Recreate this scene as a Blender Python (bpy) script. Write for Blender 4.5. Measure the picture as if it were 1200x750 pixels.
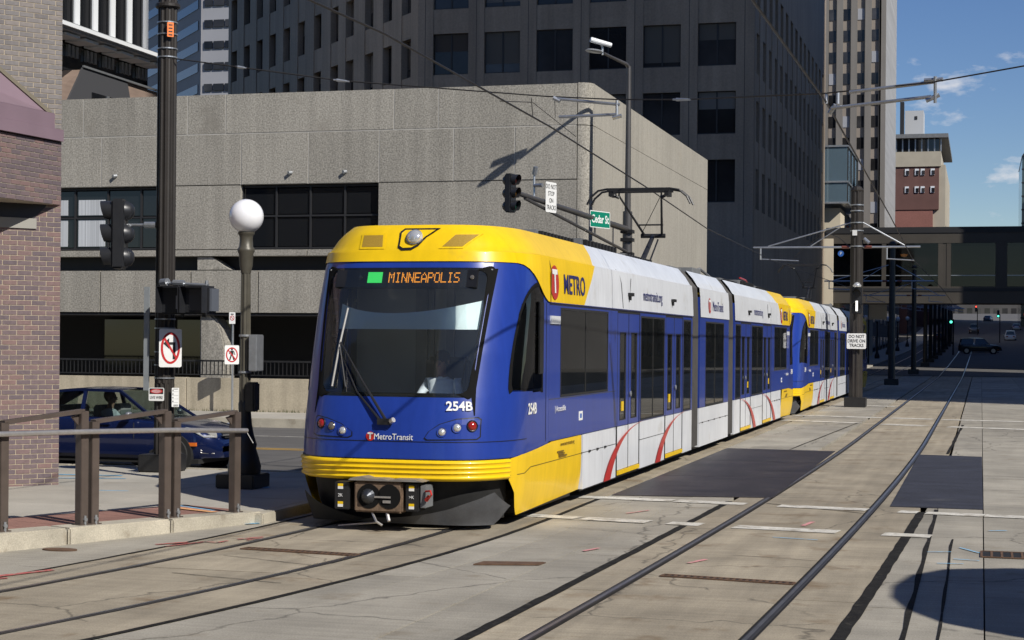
import bpy, bmesh, math, random
import numpy as np
from mathutils import Vector, Matrix
R = math.radians
random.seed(7)
for o in list(bpy.data.objects): bpy.data.objects.remove(o)
scene = bpy.context.scene
COL = scene.collection
V = Vector

# ------------------------------------------------------------------ camera
cam_d = bpy.data.cameras.new('camera'); cam = bpy.data.objects.new('camera', cam_d); COL.objects.link(cam)
cam_d.sensor_width = 36.0; cam_d.lens = 60.0; cam_d.clip_start = .2; cam_d.clip_end = 9000
cam_d.shift_y = 24.0 / 1200.0
YAW = math.atan(550 / 2000.0)
cam.matrix_world = Matrix.Translation((0, 0, 2.15)) @ Matrix.Rotation(YAW, 4, 'Z') @ Matrix.Rotation(R(90), 4, 'X') @ Matrix.Rotation(R(.5), 4, 'Z')
scene.camera = cam
scene.render.resolution_x = 1024; scene.render.resolution_y = 640

# ------------------------------------------------------------------ sky and sun
SUN = V((.668, -.418, .616)).normalized()          # towards the sun
SUN_EL = math.asin(SUN.z)
world = bpy.data.worlds.new('World'); scene.world = world; world.use_nodes = True
wn = world.node_tree; wn.nodes.clear()
wo = wn.nodes.new('ShaderNodeOutputWorld'); wb = wn.nodes.new('ShaderNodeBackground')
sky = wn.nodes.new('ShaderNodeTexSky'); sky.sky_type = 'NISHITA'; sky.sun_disc = False
sky.sun_elevation = SUN_EL; sky.sun_rotation = math.atan2(SUN.x, SUN.y)
sky.air_density = 1.0; sky.dust_density = .0; sky.ozone_density = 3.0; sky.altitude = 600
hs_ = wn.nodes.new('ShaderNodeHueSaturation'); hs_.inputs['Saturation'].default_value = 1.2; hs_.inputs['Hue'].default_value = .514
tcw = wn.nodes.new('ShaderNodeTexCoord'); mp = wn.nodes.new('ShaderNodeMapping'); mp.inputs['Scale'].default_value = (1, 1, 2.6)
mp.inputs['Location'].default_value = (.31, .12, .05)
nz = wn.nodes.new('ShaderNodeTexNoise'); nz.inputs['Scale'].default_value = 13.0; nz.inputs['Detail'].default_value = 8; nz.inputs['Roughness'].default_value = .58
cr = wn.nodes.new('ShaderNodeValToRGB'); cr.color_ramp.elements[0].position = .605; cr.color_ramp.elements[1].position = .70
cr.color_ramp.elements[0].color = (0, 0, 0, 1); cr.color_ramp.elements[1].color = (.75, .75, .75, 1)
mx = wn.nodes.new('ShaderNodeMixRGB'); mx.inputs['Color2'].default_value = (9.0, 9.0, 9.3, 1)
wn.links.new(tcw.outputs['Generated'], mp.inputs['Vector']); wn.links.new(mp.outputs['Vector'], nz.inputs['Vector'])
wn.links.new(nz.outputs['Fac'], cr.inputs['Fac']); wn.links.new(cr.outputs['Color'], mx.inputs['Fac'])
wn.links.new(sky.outputs['Color'], hs_.inputs['Color']); wn.links.new(hs_.outputs['Color'], mx.inputs['Color1']); wn.links.new(mx.outputs['Color'], wb.inputs['Color'])
wb.inputs['Strength'].default_value = .076
wn.links.new(wb.outputs['Background'], wo.inputs['Surface'])
sl = bpy.data.lights.new('sun', 'SUN'); sl.energy = 4.7; sl.angle = R(.53); sl.color = (1.0, .955, .88)
so = bpy.data.objects.new('sun', sl); COL.objects.link(so)
so.rotation_euler = SUN.to_track_quat('Z', 'Y').to_euler(); so.location = (30, -20, 60)
scene.view_settings.view_transform = 'Standard'; scene.view_settings.look = 'None'
scene.view_settings.gamma = 1.0; scene.view_settings.use_curve_mapping = False
scene.view_settings.exposure = .15

# ------------------------------------------------------------------ materials
MATS = {}
def mat(name, col, rough=.6, metal=0.0, var=.0, scale=4.0, bump=0.0, bscale=60.0, rand=0.0, coat=0.0, grain=0.0, gscale=150.0,
        streak=None, streak2=None, stain=None, coord='Object', crack=0, spec=.5, emit=None, estr=0.0, detail=4):
    if name in MATS: return MATS[name]
    m = bpy.data.materials.new(name); m.use_nodes = True; nt = m.node_tree; N = nt.nodes; L = nt.links
    b = N['Principled BSDF']
    b.inputs['Roughness'].default_value = rough; b.inputs['Metallic'].default_value = metal
    b.inputs['Specular IOR Level'].default_value = spec
    b.inputs['Coat Weight'].default_value = coat; b.inputs['Coat Roughness'].default_value = .06
    c4 = (*col, 1)
    if coord == 'World':
        g = N.new('ShaderNodeNewGeometry'); vec = g.outputs['Position']
    else:
        t = N.new('ShaderNodeTexCoord'); vec = t.outputs['Object']
    cur = None
    def rgb(c):
        n = N.new('ShaderNodeRGB'); n.outputs[0].default_value = c; return n.outputs[0]
    cur = rgb(c4)
    def mult(cur, fac_out, lo, hi, p0=.3, p1=.7):
        r = N.new('ShaderNodeMapRange'); r.inputs['From Min'].default_value = p0; r.inputs['From Max'].default_value = p1
        r.inputs['To Min'].default_value = lo; r.inputs['To Max'].default_value = hi
        L.new(fac_out, r.inputs['Value'])
        mm = N.new('ShaderNodeVectorMath'); mm.operation = 'SCALE'
        L.new(cur, mm.inputs[0]); L.new(r.outputs['Result'], mm.inputs['Scale']); return mm.outputs[0]
    def noise(sc, det=4, sv=None, ro=.55):
        n = N.new('ShaderNodeTexNoise'); n.inputs['Scale'].default_value = sc; n.inputs['Detail'].default_value = det; n.inputs['Roughness'].default_value = ro
        if sv:
            mpp = N.new('ShaderNodeMapping'); mpp.inputs['Scale'].default_value = sv; L.new(vec, mpp.inputs['Vector']); L.new(mpp.outputs['Vector'], n.inputs['Vector'])
        else: L.new(vec, n.inputs['Vector'])
        return n.outputs['Fac']
    if var: cur = mult(cur, noise(scale, detail), 1 - var, 1 + var)
    if streak: cur = mult(cur, noise(streak[3], 5, streak[:3]), 1 - streak[4], 1 + streak[4])
    if streak2: cur = mult(cur, noise(streak2[3], 5, streak2[:3]), 1 - streak2[4], 1 + streak2[4])
    if grain: cur = mult(cur, noise(gscale, 2), 1 - grain, 1 + grain)
    if stain:
        f = noise(stain[3], 6, None, .62)
        r = N.new('ShaderNodeMapRange'); r.inputs['From Min'].default_value = stain[4]; r.inputs['From Max'].default_value = stain[4] + .16
        L.new(f, r.inputs['Value'])
        mxn = N.new('ShaderNodeMixRGB'); mxn.inputs['Color2'].default_value = (*stain[:3], 1)
        L.new(r.outputs['Result'], mxn.inputs['Fac']); L.new(cur, mxn.inputs['Color1']); cur = mxn.outputs[0]
    if crack:
        vo = N.new('ShaderNodeTexVoronoi'); vo.feature = 'DISTANCE_TO_EDGE'; vo.inputs['Scale'].default_value = crack
        wn_ = N.new('ShaderNodeTexNoise'); wn_.inputs['Scale'].default_value = 2.5; wn_.inputs['Detail'].default_value = 6
        L.new(vec, wn_.inputs['Vector']); va = N.new('ShaderNodeMixRGB'); va.blend_type = 'ADD'; va.inputs['Fac'].default_value = .35
        L.new(vec, va.inputs['Color1']); L.new(wn_.outputs['Color'], va.inputs['Color2']); L.new(va.outputs[0], vo.inputs['Vector'])
        r1 = N.new('ShaderNodeMapRange'); r1.inputs['From Min'].default_value = .0; r1.inputs['From Max'].default_value = .007; r1.inputs['To Min'].default_value = .45; r1.inputs['To Max'].default_value = 1
        L.new(vo.outputs['Distance'], r1.inputs['Value'])
        mk = N.new('ShaderNodeMapRange'); mk.inputs['From Min'].default_value = .5; mk.inputs['From Max'].default_value = .6; L.new(noise(.7, 3), mk.inputs['Value'])
        mr_ = N.new('ShaderNodeMath'); mr_.operation = 'MAXIMUM'; L.new(r1.outputs[0], mr_.inputs[0]); L.new(mk.outputs[0], mr_.inputs[1])
        mm_ = N.new('ShaderNodeVectorMath'); mm_.operation = 'SCALE'; L.new(cur, mm_.inputs[0]); L.new(mr_.outputs[0], mm_.inputs['Scale']); cur = mm_.outputs[0]
    if rand:
        oi = N.new('ShaderNodeObjectInfo'); cur = mult(cur, oi.outputs['Random'], 1 - rand, 1 + rand, 0, 1)
    L.new(cur, b.inputs['Base Color'])
    if bump:
        bn = N.new('ShaderNodeBump'); bn.inputs['Strength'].default_value = bump; bn.inputs['Distance'].default_value = .01
        L.new(noise(bscale, 3), bn.inputs['Height']); L.new(bn.outputs['Normal'], b.inputs['Normal'])
    if emit:
        b.inputs['Emission Color'].default_value = (*emit, 1); b.inputs['Emission Strength'].default_value = estr
    MATS[name] = m; return m

def glassmat(name, tint, refl=.08, rough=.02, haze=0.0):
    if name in MATS: return MATS[name]
    m = bpy.data.materials.new(name); m.use_nodes = True; nt = m.node_tree; N = nt.nodes; L = nt.links
    N.remove(N['Principled BSDF']); out = N['Material Output']
    tr = N.new('ShaderNodeBsdfTransparent'); tr.inputs['Color'].default_value = (*tint, 1)
    gl = N.new('ShaderNodeBsdfGlossy'); gl.inputs['Roughness'].default_value = rough
    fr = N.new('ShaderNodeFresnel'); fr.inputs['IOR'].default_value = 1.5
    ad = N.new('ShaderNodeMath'); ad.operation = 'ADD'; ad.inputs[1].default_value = refl; ad.use_clamp = True
    mxn = N.new('ShaderNodeMixShader'); L.new(fr.outputs[0], ad.inputs[0]); L.new(ad.outputs[0], mxn.inputs[0])
    L.new(tr.outputs[0], mxn.inputs[1]); L.new(gl.outputs[0], mxn.inputs[2]); fin = mxn.outputs[0]
    if haze:  # pale diffuse film stands in for reflected haze on the glass
        df = N.new('ShaderNodeBsdfDiffuse'); df.inputs['Color'].default_value = (.55, .60, .58, 1); m2 = N.new('ShaderNodeMixShader')
        tc_ = N.new('ShaderNodeTexCoord'); nn_ = N.new('ShaderNodeTexNoise'); nn_.inputs['Scale'].default_value = 2.5; nn_.inputs['Detail'].default_value = 5; L.new(tc_.outputs['Object'], nn_.inputs['Vector'])
        mr2 = N.new('ShaderNodeMapRange'); mr2.inputs['To Min'].default_value = haze * .5; mr2.inputs['To Max'].default_value = haze * 1.5; L.new(nn_.outputs['Fac'], mr2.inputs['Value'])
        L.new(mr2.outputs[0], m2.inputs[0]); L.new(fin, m2.inputs[1]); L.new(df.outputs[0], m2.inputs[2]); fin = m2.outputs[0]
    L.new(fin, out.inputs['Surface'])
    MATS[name] = m; return m

conc   = mat('street_concrete', (.305, .280, .230), .85, var=.19, scale=.9, grain=.20, gscale=70, crack=.30, rand=.13, coord='World', stain=(.20, .165, .115, 1.3, .60), bump=.25, bscale=120, streak=(1.6, .16, 1, 2.0, .07), streak2=(.35, 7, 1, 2.0, .10))
conc_t = mat('track_concrete', (.310, .266, .195), .85, var=.19, scale=1.1, grain=.19, gscale=70, crack=.35, rand=.12, coord='World', stain=(.175, .12, .065, 1.6, .57), bump=.25, bscale=120, streak=(3.0, .14, 1, 1.6, .14), streak2=(.35, 7, 1, 1.7, .11))
walk   = mat('sidewalk_concrete', (.37, .345, .295), .88, var=.12, scale=1.2, grain=.14, gscale=90, rand=.08, coord='World', stain=(.24, .20, .15, 1.5, .62), bump=.2, bscale=120)
kerbm  = mat('kerb_concrete', (.40, .365, .29), .88, var=.2, scale=2.2, grain=.16, gscale=70, rand=.06, coord='World', stain=(.2, .16, .11, 2.5, .57), bump=.4, bscale=60)
paver  = mat('red_paver', (.26, .135, .105), .85, var=.16, scale=1.5, grain=.15, gscale=60, rand=.12, coord='World')
joint  = mat('joint_fill', (.075, .068, .058), .95, var=.3, scale=3, coord='World')
asph   = mat('asphalt', (.105, .10, .094), .9, var=.14, scale=.7, grain=.2, gscale=160, coord='World', bump=.3, bscale=150, streak=(.15, 2, 1, 1.5, .14))
tar    = mat('tar_seal', (.020, .019, .018), .9, spec=.15, var=.45, scale=9, coord='World', bump=.8, bscale=45, stain=(.10, .09, .075, 6.0, .60))
patchm = mat('dark_crossing_panel', (.036, .029, .027), .45, var=.35, scale=1.4, grain=.40, gscale=45, stain=(.085, .072, .062, 1.1, .58), bump=.4, bscale=70, coord='World', streak=(.4, 3, 1, 1.2, .28))
patchb = mat('blue_black_asphalt', (.032, .034, .047), .75, var=.25, scale=1.4, grain=.40, gscale=45, stain=(.07, .07, .075, 1.3, .60), bump=.4, bscale=70, coord='World', streak=(.3, 3, 1, 1.4, .16))
railm  = mat('rail_steel', (.16, .15, .145), .42, .85, var=.15, scale=2, coord='World')
rustm  = mat('rusty_iron', (.13, .075, .045), .8, .2, var=.3, scale=9, bump=.3, bscale=40, coord='World')
white_p= mat('road_white', (.60, .575, .51), .85, var=.15, scale=3, coord='World', stain=(.33, .30, .245, 4.5, .47), grain=.2, gscale=60)
yellow_p=mat('road_yellow', (.62, .36, .05), .8, var=.15, scale=3, coord='World')
redspray=mat('red_spray', (.42, .10, .09), .9, var=.25, scale=12, coord='World', stain=(.36, .30, .24, 9.0, .50))
pinkspray=mat('pink_spray', (.62, .27, .27), .9, var=.25, scale=12, coord='World', stain=(.36, .32, .26, 9.0, .50))
bluespray=mat('blue_spray', (.20, .45, .66), .9, var=.25, scale=12, coord='World', stain=(.36, .34, .30, 9.0, .54))
orangespray=mat('orange_spray', (.70, .36, .16), .9, var=.2, scale=12, coord='World')
facade = mat('aggregate_concrete', (.302, .283, .244), .92, var=.07, scale=.35, grain=.36, gscale=23, rand=.06, bump=.6, bscale=28, coord='World', streak=(2.0, 2.0, .10, 1.5, .13), stain=(.24, .22, .185, .55, .60))
facade_s=mat('ribbed_concrete', (.312, .292, .250), .92, var=.06, scale=.4, grain=.15, gscale=22, rand=.03, bump=.4, bscale=30, coord='World', streak=(4, 4, .08, 1.6, .10), stain=(.30, .27, .22, .5, .62))
wallm  = mat('low_wall_concrete', (.40, .35, .26), .9, var=.10, scale=.8, grain=.12, gscale=25, coord='World', streak=(3, 3, .15, 1.4, .16))
jointf = mat('pale_joint', (.44, .42, .38), .9, var=.1, scale=2)
darkin = mat('dark_interior', (.03, .03, .032), .9)
graphite = mat('dark_granite', (.275, .222, .168), .62, var=.14, scale=.25, grain=.10, gscale=9, rand=.06, coord='World', streak=(2.5, 2.5, .06, 1.0, .16))
tw_glass = mat('tower_glass', (.030, .029, .030), .08, 0, spec=.45, var=.5, scale=.35, rand=.7, coord='World')
dk_glass = mat('dark_glass', (.010, .011, .013), .05, 0, spec=.7)
blindm = mat('window_blind', (.48, .50, .52), .8, streak=(22, 22, .001, 3.0, .45), coord='World')
dkmetal= mat('dark_frame_metal', (.035, .035, .037), .5, .3)
brownm = mat('bronze_paint', (.036, .031, .027), .45, .25, var=.14, scale=3, rand=.05, bump=.1, bscale=40)
railpaint = mat('railing_brown', (.105, .082, .069), .45, .3, var=.12, scale=6, rand=.05)
galv   = mat('galvanised', (.44, .46, .48), .38, .75, var=.12, scale=8)
brushed= mat('brushed_steel', (.58, .56, .54), .36, .8, var=.1, scale=20)
blackp = mat('black_paint', (.018, .018, .019), .4, 0, var=.2, scale=5)
mattb  = mat('matt_black', (.010, .010, .010), .9, spec=.08)
blackr = mat('black_rubber', (.014, .014, .014), .75, var=.2, scale=10)
signal_m=mat('signal_housing', (.020, .021, .024), .38, var=.15, scale=6)
olivepole = mat('olive_lamp_paint', (.085, .078, .060), .45, .2, var=.15, scale=6, bump=.15, bscale=50)
globem = mat('opal_globe', (.82, .82, .84), .12, 0, spec=.6, coat=.4)
mortar = mat('mortar', (.44, .37, .27), .95, var=.15, scale=12, coord='World')
mortar_d = mat('mortar_dark', (.40, .35, .27), .95, var=.15, scale=12, coord='World')
sw, sb_, sr, sgn = (mat('sign_white', (.74, .74, .72), .45, var=.05, scale=9), mat('sign_black', (.012, .012, .012), .5),
                    mat('sign_red', (.48, .018, .02), .45), mat('sign_green', (.0, .19, .115), .45))
sblue = mat('sign_blue', (.03, .12, .42), .45); sor = mat('sign_orange', (.85, .20, .03), .5)
tblue  = mat('tram_blue', (.014, .042, .27), .34, .0, coat=.4, var=.06, scale=1.2, grain=.02, gscale=30, streak=(5, 5, .5, 2.0, .07))
tyel   = mat('tram_yellow', (.80, .52, .006), .36, 0, coat=.15, spec=.35, var=.06, scale=1.4, streak=(5, 5, .5, 2.0, .05), stain=(.55, .38, .03, 2.2, .64))
twhite = mat('tram_white', (.66, .68, .71), .38, 0, coat=.25, var=.07, scale=1.1, streak=(5, 5, .5, 2.0, .06), stain=(.50, .49, .46, 1.8, .60))
tred   = mat('tram_red', (.50, .025, .018), .35, 0, coat=.4)
tnavy  = mat('tram_navy', (.018, .022, .12), .4)
tblack = mat('tram_black', (.012, .012, .013), .35, 0, var=.2, scale=4)
tgrey  = mat('tram_roof_grey', (.16, .165, .17), .6, var=.15, scale=3)
apronm = mat('apron_grey', (.065, .067, .072), .5, 0, var=.18, scale=6, grain=.14, gscale=90)
couplm = mat('coupler_rust', (.17, .115, .075), .7, .2, var=.3, scale=14, bump=.4, bscale=50)
side_glass = None
ws_glass = glassmat('windscreen_glass', (.95, .98, .97), .02, haze=.022)
side_glass = glassmat('tinted_side_glass', (.36, .37, .37), .02, haze=.012); cab_glass = glassmat('cab_side_glass', (.62, .64, .64), .02)
car_glass = glassmat('car_glass', (.45, .52, .50), .03)
led_o = mat('led_amber', (.3, .08, .0), .5, emit=(1, .36, .03), estr=1.15)
led_g = mat('led_green', (.02, .3, .05), .5, emit=(.06, .85, .16), estr=.75)
lens_w = mat('lamp_lens', (.75, .75, .72), .08, .6, spec=.8); lens_r = mat('red_lens', (.28, .015, .012), .15, 0, coat=.6); lens_d = mat('dull_lens', (.2, .18, .16), .15, .5)
visorm = mat('pale_sun_blind', (.70, .82, .84), .7)
cabgrey = mat('cab_grey', (.32, .33, .33), .7); dashm = mat('dash_grey', (.48, .52, .52), .6)
skinm = mat('skin', (.26, .15, .10), .55); skinl = mat('light_skin', (.55, .34, .25), .55)
shirtb = mat('light_blue_shirt', (.74, .80, .86), .8, var=.1, scale=14); trous = mat('dark_trousers', (.03, .03, .04), .8)
hairb = mat('black_hair', (.012, .01, .009), .7); hairy = mat('fair_hair', (.34, .21, .10), .6)
hoodm = mat('mauve_metal', (.225, .158, .188), .5, .1, var=.06, scale=2, rand=.03)

def brickmat(name, a, b_, c):
    m = bpy.data.materials.new(name); m.use_nodes = True; nt = m.node_tree; N = nt.nodes; L = nt.links; p = N['Principled BSDF']
    oi = N.new('ShaderNodeObjectInfo'); g = N.new('ShaderNodeNewGeometry')
    wv = N.new('ShaderNodeTexWhiteNoise'); wv.noise_dimensions = '1D'
    at = N.new('ShaderNodeAttribute'); at.attribute_name = 'tone'
    ad = N.new('ShaderNodeMath'); ad.operation = 'ADD'; L.new(oi.outputs['Random'], ad.inputs[0]); L.new(at.outputs['Fac'], ad.inputs[1]); L.new(ad.outputs[0], wv.inputs['W'])
    r = N.new('ShaderNodeValToRGB'); e = r.color_ramp.elements; e[0].color = (*a, 1); e[1].color = (*c, 1); e[1].position = .95
    e2 = r.color_ramp.elements.new(.5); e2.color = (*b_, 1)
    L.new(wv.outputs['Value'], r.inputs['Fac'])
    n = N.new('ShaderNodeTexNoise'); n.inputs['Scale'].default_value = 22; n.inputs['Detail'].default_value = 5; L.new(g.outputs['Position'], n.inputs['Vector'])
    mr = N.new('ShaderNodeMapRange'); mr.inputs['To Min'].default_value = .7; mr.inputs['To Max'].default_value = 1.3; L.new(n.outputs['Fac'], mr.inputs['Value'])
    s = N.new('ShaderNodeVectorMath'); s.operation = 'SCALE'; L.new(r.outputs['Color'], s.inputs[0]); L.new(mr.outputs['Result'], s.inputs['Scale'])
    L.new(s.outputs[0], p.inputs['Base Color']); p.inputs['Roughness'].default_value = .88
    MATS[name] = m; return m
brick_red = brickmat('purple_brown_brick', (.118, .092, .102), (.152, .112, .116), (.19, .122, .114))
brick_grey = brickmat('weathered_grey_brick', (.150, .138, .136), (.178, .166, .164), (.205, .182, .170))

# ------------------------------------------------------------------ mesh helpers
class MB:
    def __init__(s): s.v = []; s.f = []; s.m = []; s.tone = None
    def face(s, pts, mi=0):
        i = len(s.v); s.v += [tuple(p) for p in pts]; s.f.append(tuple(range(i, i + len(pts)))); s.m.append(mi); return s
    def add(s, vs, fs, mi=0):
        i = len(s.v); s.v += [tuple(p) for p in vs]; s.f += [tuple(j + i for j in f) for f in fs]; s.m += [mi] * len(fs); return s
    def box(s, lo, hi, mi=0):
        x0, y0, z0 = lo; x1, y1, z1 = hi
        return s.add([(x0,y0,z0),(x1,y0,z0),(x1,y1,z0),(x0,y1,z0),(x0,y0,z1),(x1,y0,z1),(x1,y1,z1),(x0,y1,z1)],
              [(0,3,2,1),(4,5,6,7),(0,1,5,4),(1,2,6,5),(2,3,7,6),(3,0,4,7)], mi)
    def obox(s, o, a, b, c, mi=0):
        o, a, b, c = V(o), V(a), V(b), V(c)
        vs = [o, o+a, o+a+b, o+b, o+c, o+a+c, o+a+b+c, o+b+c]
        fs = [(0,3,2,1),(4,5,6,7),(0,1,5,4),(1,2,6,5),(2,3,7,6),(3,0,4,7)]
        if a.cross(b).dot(c) < 0: fs = [tuple(reversed(f)) for f in fs]
        return s.add(vs, fs, mi)
    def bar(s, p, q, w, h, mi=0, upv=(0, 0, 1)):
        p, q = V(p), V(q); d = (q - p); n = d.normalized(); u = V(upv)
        if abs(n.dot(u)) > .98: u = V((1, 0, 0))
        r = n.cross(u).normalized() * w; t = r.cross(n).normalized() * h
        return s.obox(p - r / 2 - t / 2, r, t, d, mi)
    def tube(s, pts, rad, n=8, mi=0, cap=True):
        pts = [V(p) for p in pts]; k = len(pts); rr = rad if isinstance(rad, (list, tuple)) else [rad] * k
        i0 = len(s.v); prev = None
        for i, p in enumerate(pts):
            t = (pts[min(i + 1, k - 1)] - pts[max(i - 1, 0)]).normalized()
            if prev is None:
                u = V((0, 0, 1)) if abs(t.z) < .95 else V((1, 0, 0)); a = t.cross(u).normalized()
            else: a = (prev - t * prev.dot(t)).normalized()
            prev = a; b = t.cross(a)
            for j in range(n):
                an = 2 * math.pi * j / n; s.v.append(tuple(p + (a * math.cos(an) + b * math.sin(an)) * rr[i]))
        for i in range(k - 1):
            for j in range(n):
                s.f.append((i0+i*n+j, i0+i*n+(j+1)%n, i0+(i+1)*n+(j+1)%n, i0+(i+1)*n+j)); s.m.append(mi)
        if cap:
            s.f.append(tuple(i0 + j for j in reversed(range(n)))); s.m.append(mi)
            s.f.append(tuple(i0 + (k-1)*n + j for j in range(n))); s.m.append(mi)
        return s
    def lathe(s, prof, c=(0, 0, 0), n=24, mi=0, M=None):
        i0 = len(s.v); k = len(prof)
        for (r, z) in prof:
            for j in range(n):
                an = 2 * math.pi * j / n; p = V((r * math.cos(an), r * math.sin(an), z))
                if M is not None: p = M @ p
                s.v.append(tuple(p + V(c)))
        for i in range(k - 1):
            for j in range(n):
                s.f.append((i0+i*n+j, i0+i*n+(j+1)%n, i0+(i+1)*n+(j+1)%n, i0+(i+1)*n+j)); s.m.append(mi)
        s.f.append(tuple(i0 + j for j in reversed(range(n)))); s.m.append(mi)
        s.f.append(tuple(i0 + (k-1)*n + j for j in range(n))); s.m.append(mi)
        return s
    def prism(s, poly, axis_vec, mi=0):
        a = V(axis_vec); P = [V(p) for p in poly]; n = len(P)
        nrm = V((0, 0, 0))
        for i in range(n): nrm += P[i].cross(P[(i + 1) % n])
        vs = P + [p + a for p in P]
        fs = [tuple(reversed(range(n))), tuple(range(n, 2 * n))] + [(i, (i+1) % n, n + (i+1) % n, n + i) for i in range(n)]
        if nrm.dot(a) < 0: fs = [tuple(reversed(f)) for f in fs]
        return s.add(vs, fs, mi)
    def grid(s, rows, mi=0, flip=False):
        n = len(rows[0]); i0 = len(s.v)
        for r in rows: s.v += [tuple(p) for p in r]
        for i in range(len(rows) - 1):
            for j in range(n - 1):
                f = (i0+i*n+j, i0+i*n+j+1, i0+(i+1)*n+j+1, i0+(i+1)*n+j); s.f.append(tuple(reversed(f)) if flip else f); s.m.append(mi)
        return s
    def mesh(s, name, mats):
        me = bpy.data.meshes.new(name); me.from_pydata(s.v, [], s.f); me.validate()
        for m in (mats if isinstance(mats, (list, tuple)) else [mats]): me.materials.append(m)
        if len(me.polygons) == len(s.m): me.polygons.foreach_set('material_index', s.m)
        return me
    def build(s, name, mats, parent=None, smooth=None, bevel=0, world=False, loc=None):
        me = s.mesh(name, mats); o = bpy.data.objects.new(name, me); COL.objects.link(o)
        if bevel or smooth is not None:
            bm = bmesh.new(); bm.from_mesh(me)
            if bevel:
                bmesh.ops.remove_doubles(bm, verts=bm.verts, dist=1e-5)
                es = [e for e in bm.edges if len(e.link_faces) == 2 and e.calc_face_angle(0) > .6]
                bmesh.ops.bevel(bm, geom=es, offset=bevel, segments=2, affect='EDGES', clamp_overlap=True)
            if smooth is not None:
                bmesh.ops.remove_doubles(bm, verts=bm.verts, dist=1e-5)
                for f in bm.faces: f.smooth = True
                for e in bm.edges:
                    if len(e.link_faces) == 2 and e.calc_face_angle(0) > R(smooth): e.smooth = False
            bm.to_mesh(me); bm.free()
        put(o, parent, world)
        if loc is not None: o.location = loc
        return o
def put(o, parent, world=False):
    if parent is not None:
        o.parent = parent
        if world: o.matrix_parent_inverse = Matrix.Translation(-WPOS[parent])
WPOS = {}
def thing(name, label, cat, loc=(0, 0, 0), group=None, rotz=0):
    o = bpy.data.objects.new(name, None); COL.objects.link(o); o.location = loc; o.rotation_euler = (0, 0, rotz); o.empty_display_size = .3
    WPOS[o] = V(loc); tag(o, label, cat, group); return o
def tag(o, label, cat, group=None):
    o['label'] = label; o['category'] = cat
    if group: o['group'] = group
    return o
def struct(o): o['kind'] = 'structure'; return o
def stuff(o): o['kind'] = 'stuff'; return o
def copy_tree(o, parent=None):
    c = o.copy(); COL.objects.link(c)
    if parent is not None: c.parent = parent; c.matrix_parent_inverse = o.matrix_parent_inverse.copy()
    for ch in list(o.children): copy_tree(ch, c)
    return c
def frame(o, right, up):
    r = V(right).normalized(); u = V(up); u = (u - r * u.dot(r)).normalized(); n = r.cross(u)
    M = Matrix((r, u, n)).transposed().to_4x4(); M.translation = V(o); return M
def text(name, body, h, M, m, parent=None, world=False, align='CENTER', sx=1.0, bold=0.0, ext=.001):
    cu = bpy.data.curves.new('t', 'FONT'); cu.body = body; cu.size = h / .69; cu.align_x = align; cu.align_y = 'CENTER'; cu.extrude = ext; cu.offset = bold; cu.resolution_u = 3
    cu.space_line = .95
    to = bpy.data.objects.new('t', cu); COL.objects.link(to); dg = bpy.context.evaluated_depsgraph_get()
    me = bpy.data.meshes.new_from_object(to.evaluated_get(dg)); bpy.data.objects.remove(to); bpy.data.curves.remove(cu)
    me.name = name; me.materials.clear(); me.materials.append(m)
    me.transform(M @ Matrix.Diagonal((sx, 1, 1, 1)))
    o = bpy.data.objects.new(name, me); COL.objects.link(o); put(o, parent, world); return o
def circle(c, r, M, n=28): return [M @ V((c[0] + r * math.cos(2*math.pi*i/n), c[1] + r * math.sin(2*math.pi*i/n), 0)) for i in range(n)]
def arc(cx, cy, r, a0, a1, n): return [(cx + r * math.cos(R(a0 + (a1 - a0) * i / n)), cy + r * math.sin(R(a0 + (a1 - a0) * i / n))) for i in range(n + 1)]
def rrect(x0, x1, y0, y1, r, n=5):
    return arc(x0 + r, y0 + r, r, 180, 270, n) + arc(x1 - r, y0 + r, r, 270, 360, n) + arc(x1 - r, y1 - r, r, 0, 90, n) + arc(x0 + r, y1 - r, r, 90, 180, n)
def interp(tab, z):
    if z <= tab[0][0]: return tab[0][1]
    for (a, b), (c, d) in zip(tab, tab[1:]):
        if z <= c: return b + (d - b) * (z - a) / (c - a)
    return tab[-1][1]
# ================================================================== SETTING: ground, street, tracks
def cL(y): return -6.5 - (.013 * (20 - y) ** 2 if y < 20 else 0)
def cR(y): return -1.91 - (.0006 * (40 - y) ** 2 if y < 40 else 0)
RISE = [(0, 0), (112, 0), (150, .35), (205, 1.05), (300, 2.7), (450, 8.3), (530, 11.5), (700, 12)]
def gz(y): return interp(RISE, y)

ys = [-60, 0, 60, 112, 150, 205, 300, 375, 450, 530, 700, 1200, 4000]
b = MB(); xs = [-3000, -400, -60, -14, -8, 0, 8, 30, 400, 3000]
b.grid([[(x, y, gz(y) - .16) for x in xs] for y in ys])
struct(b.build('ground', joint))
# far road surface beyond the slab field
b = MB(); b.grid([[(x, y, gz(y) - .02) for x in (-10.2, -4, 4, 13)] for y in [118] + [130 + 12 * i for i in range(46)]])
struct(b.build('road_far', asph))
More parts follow.
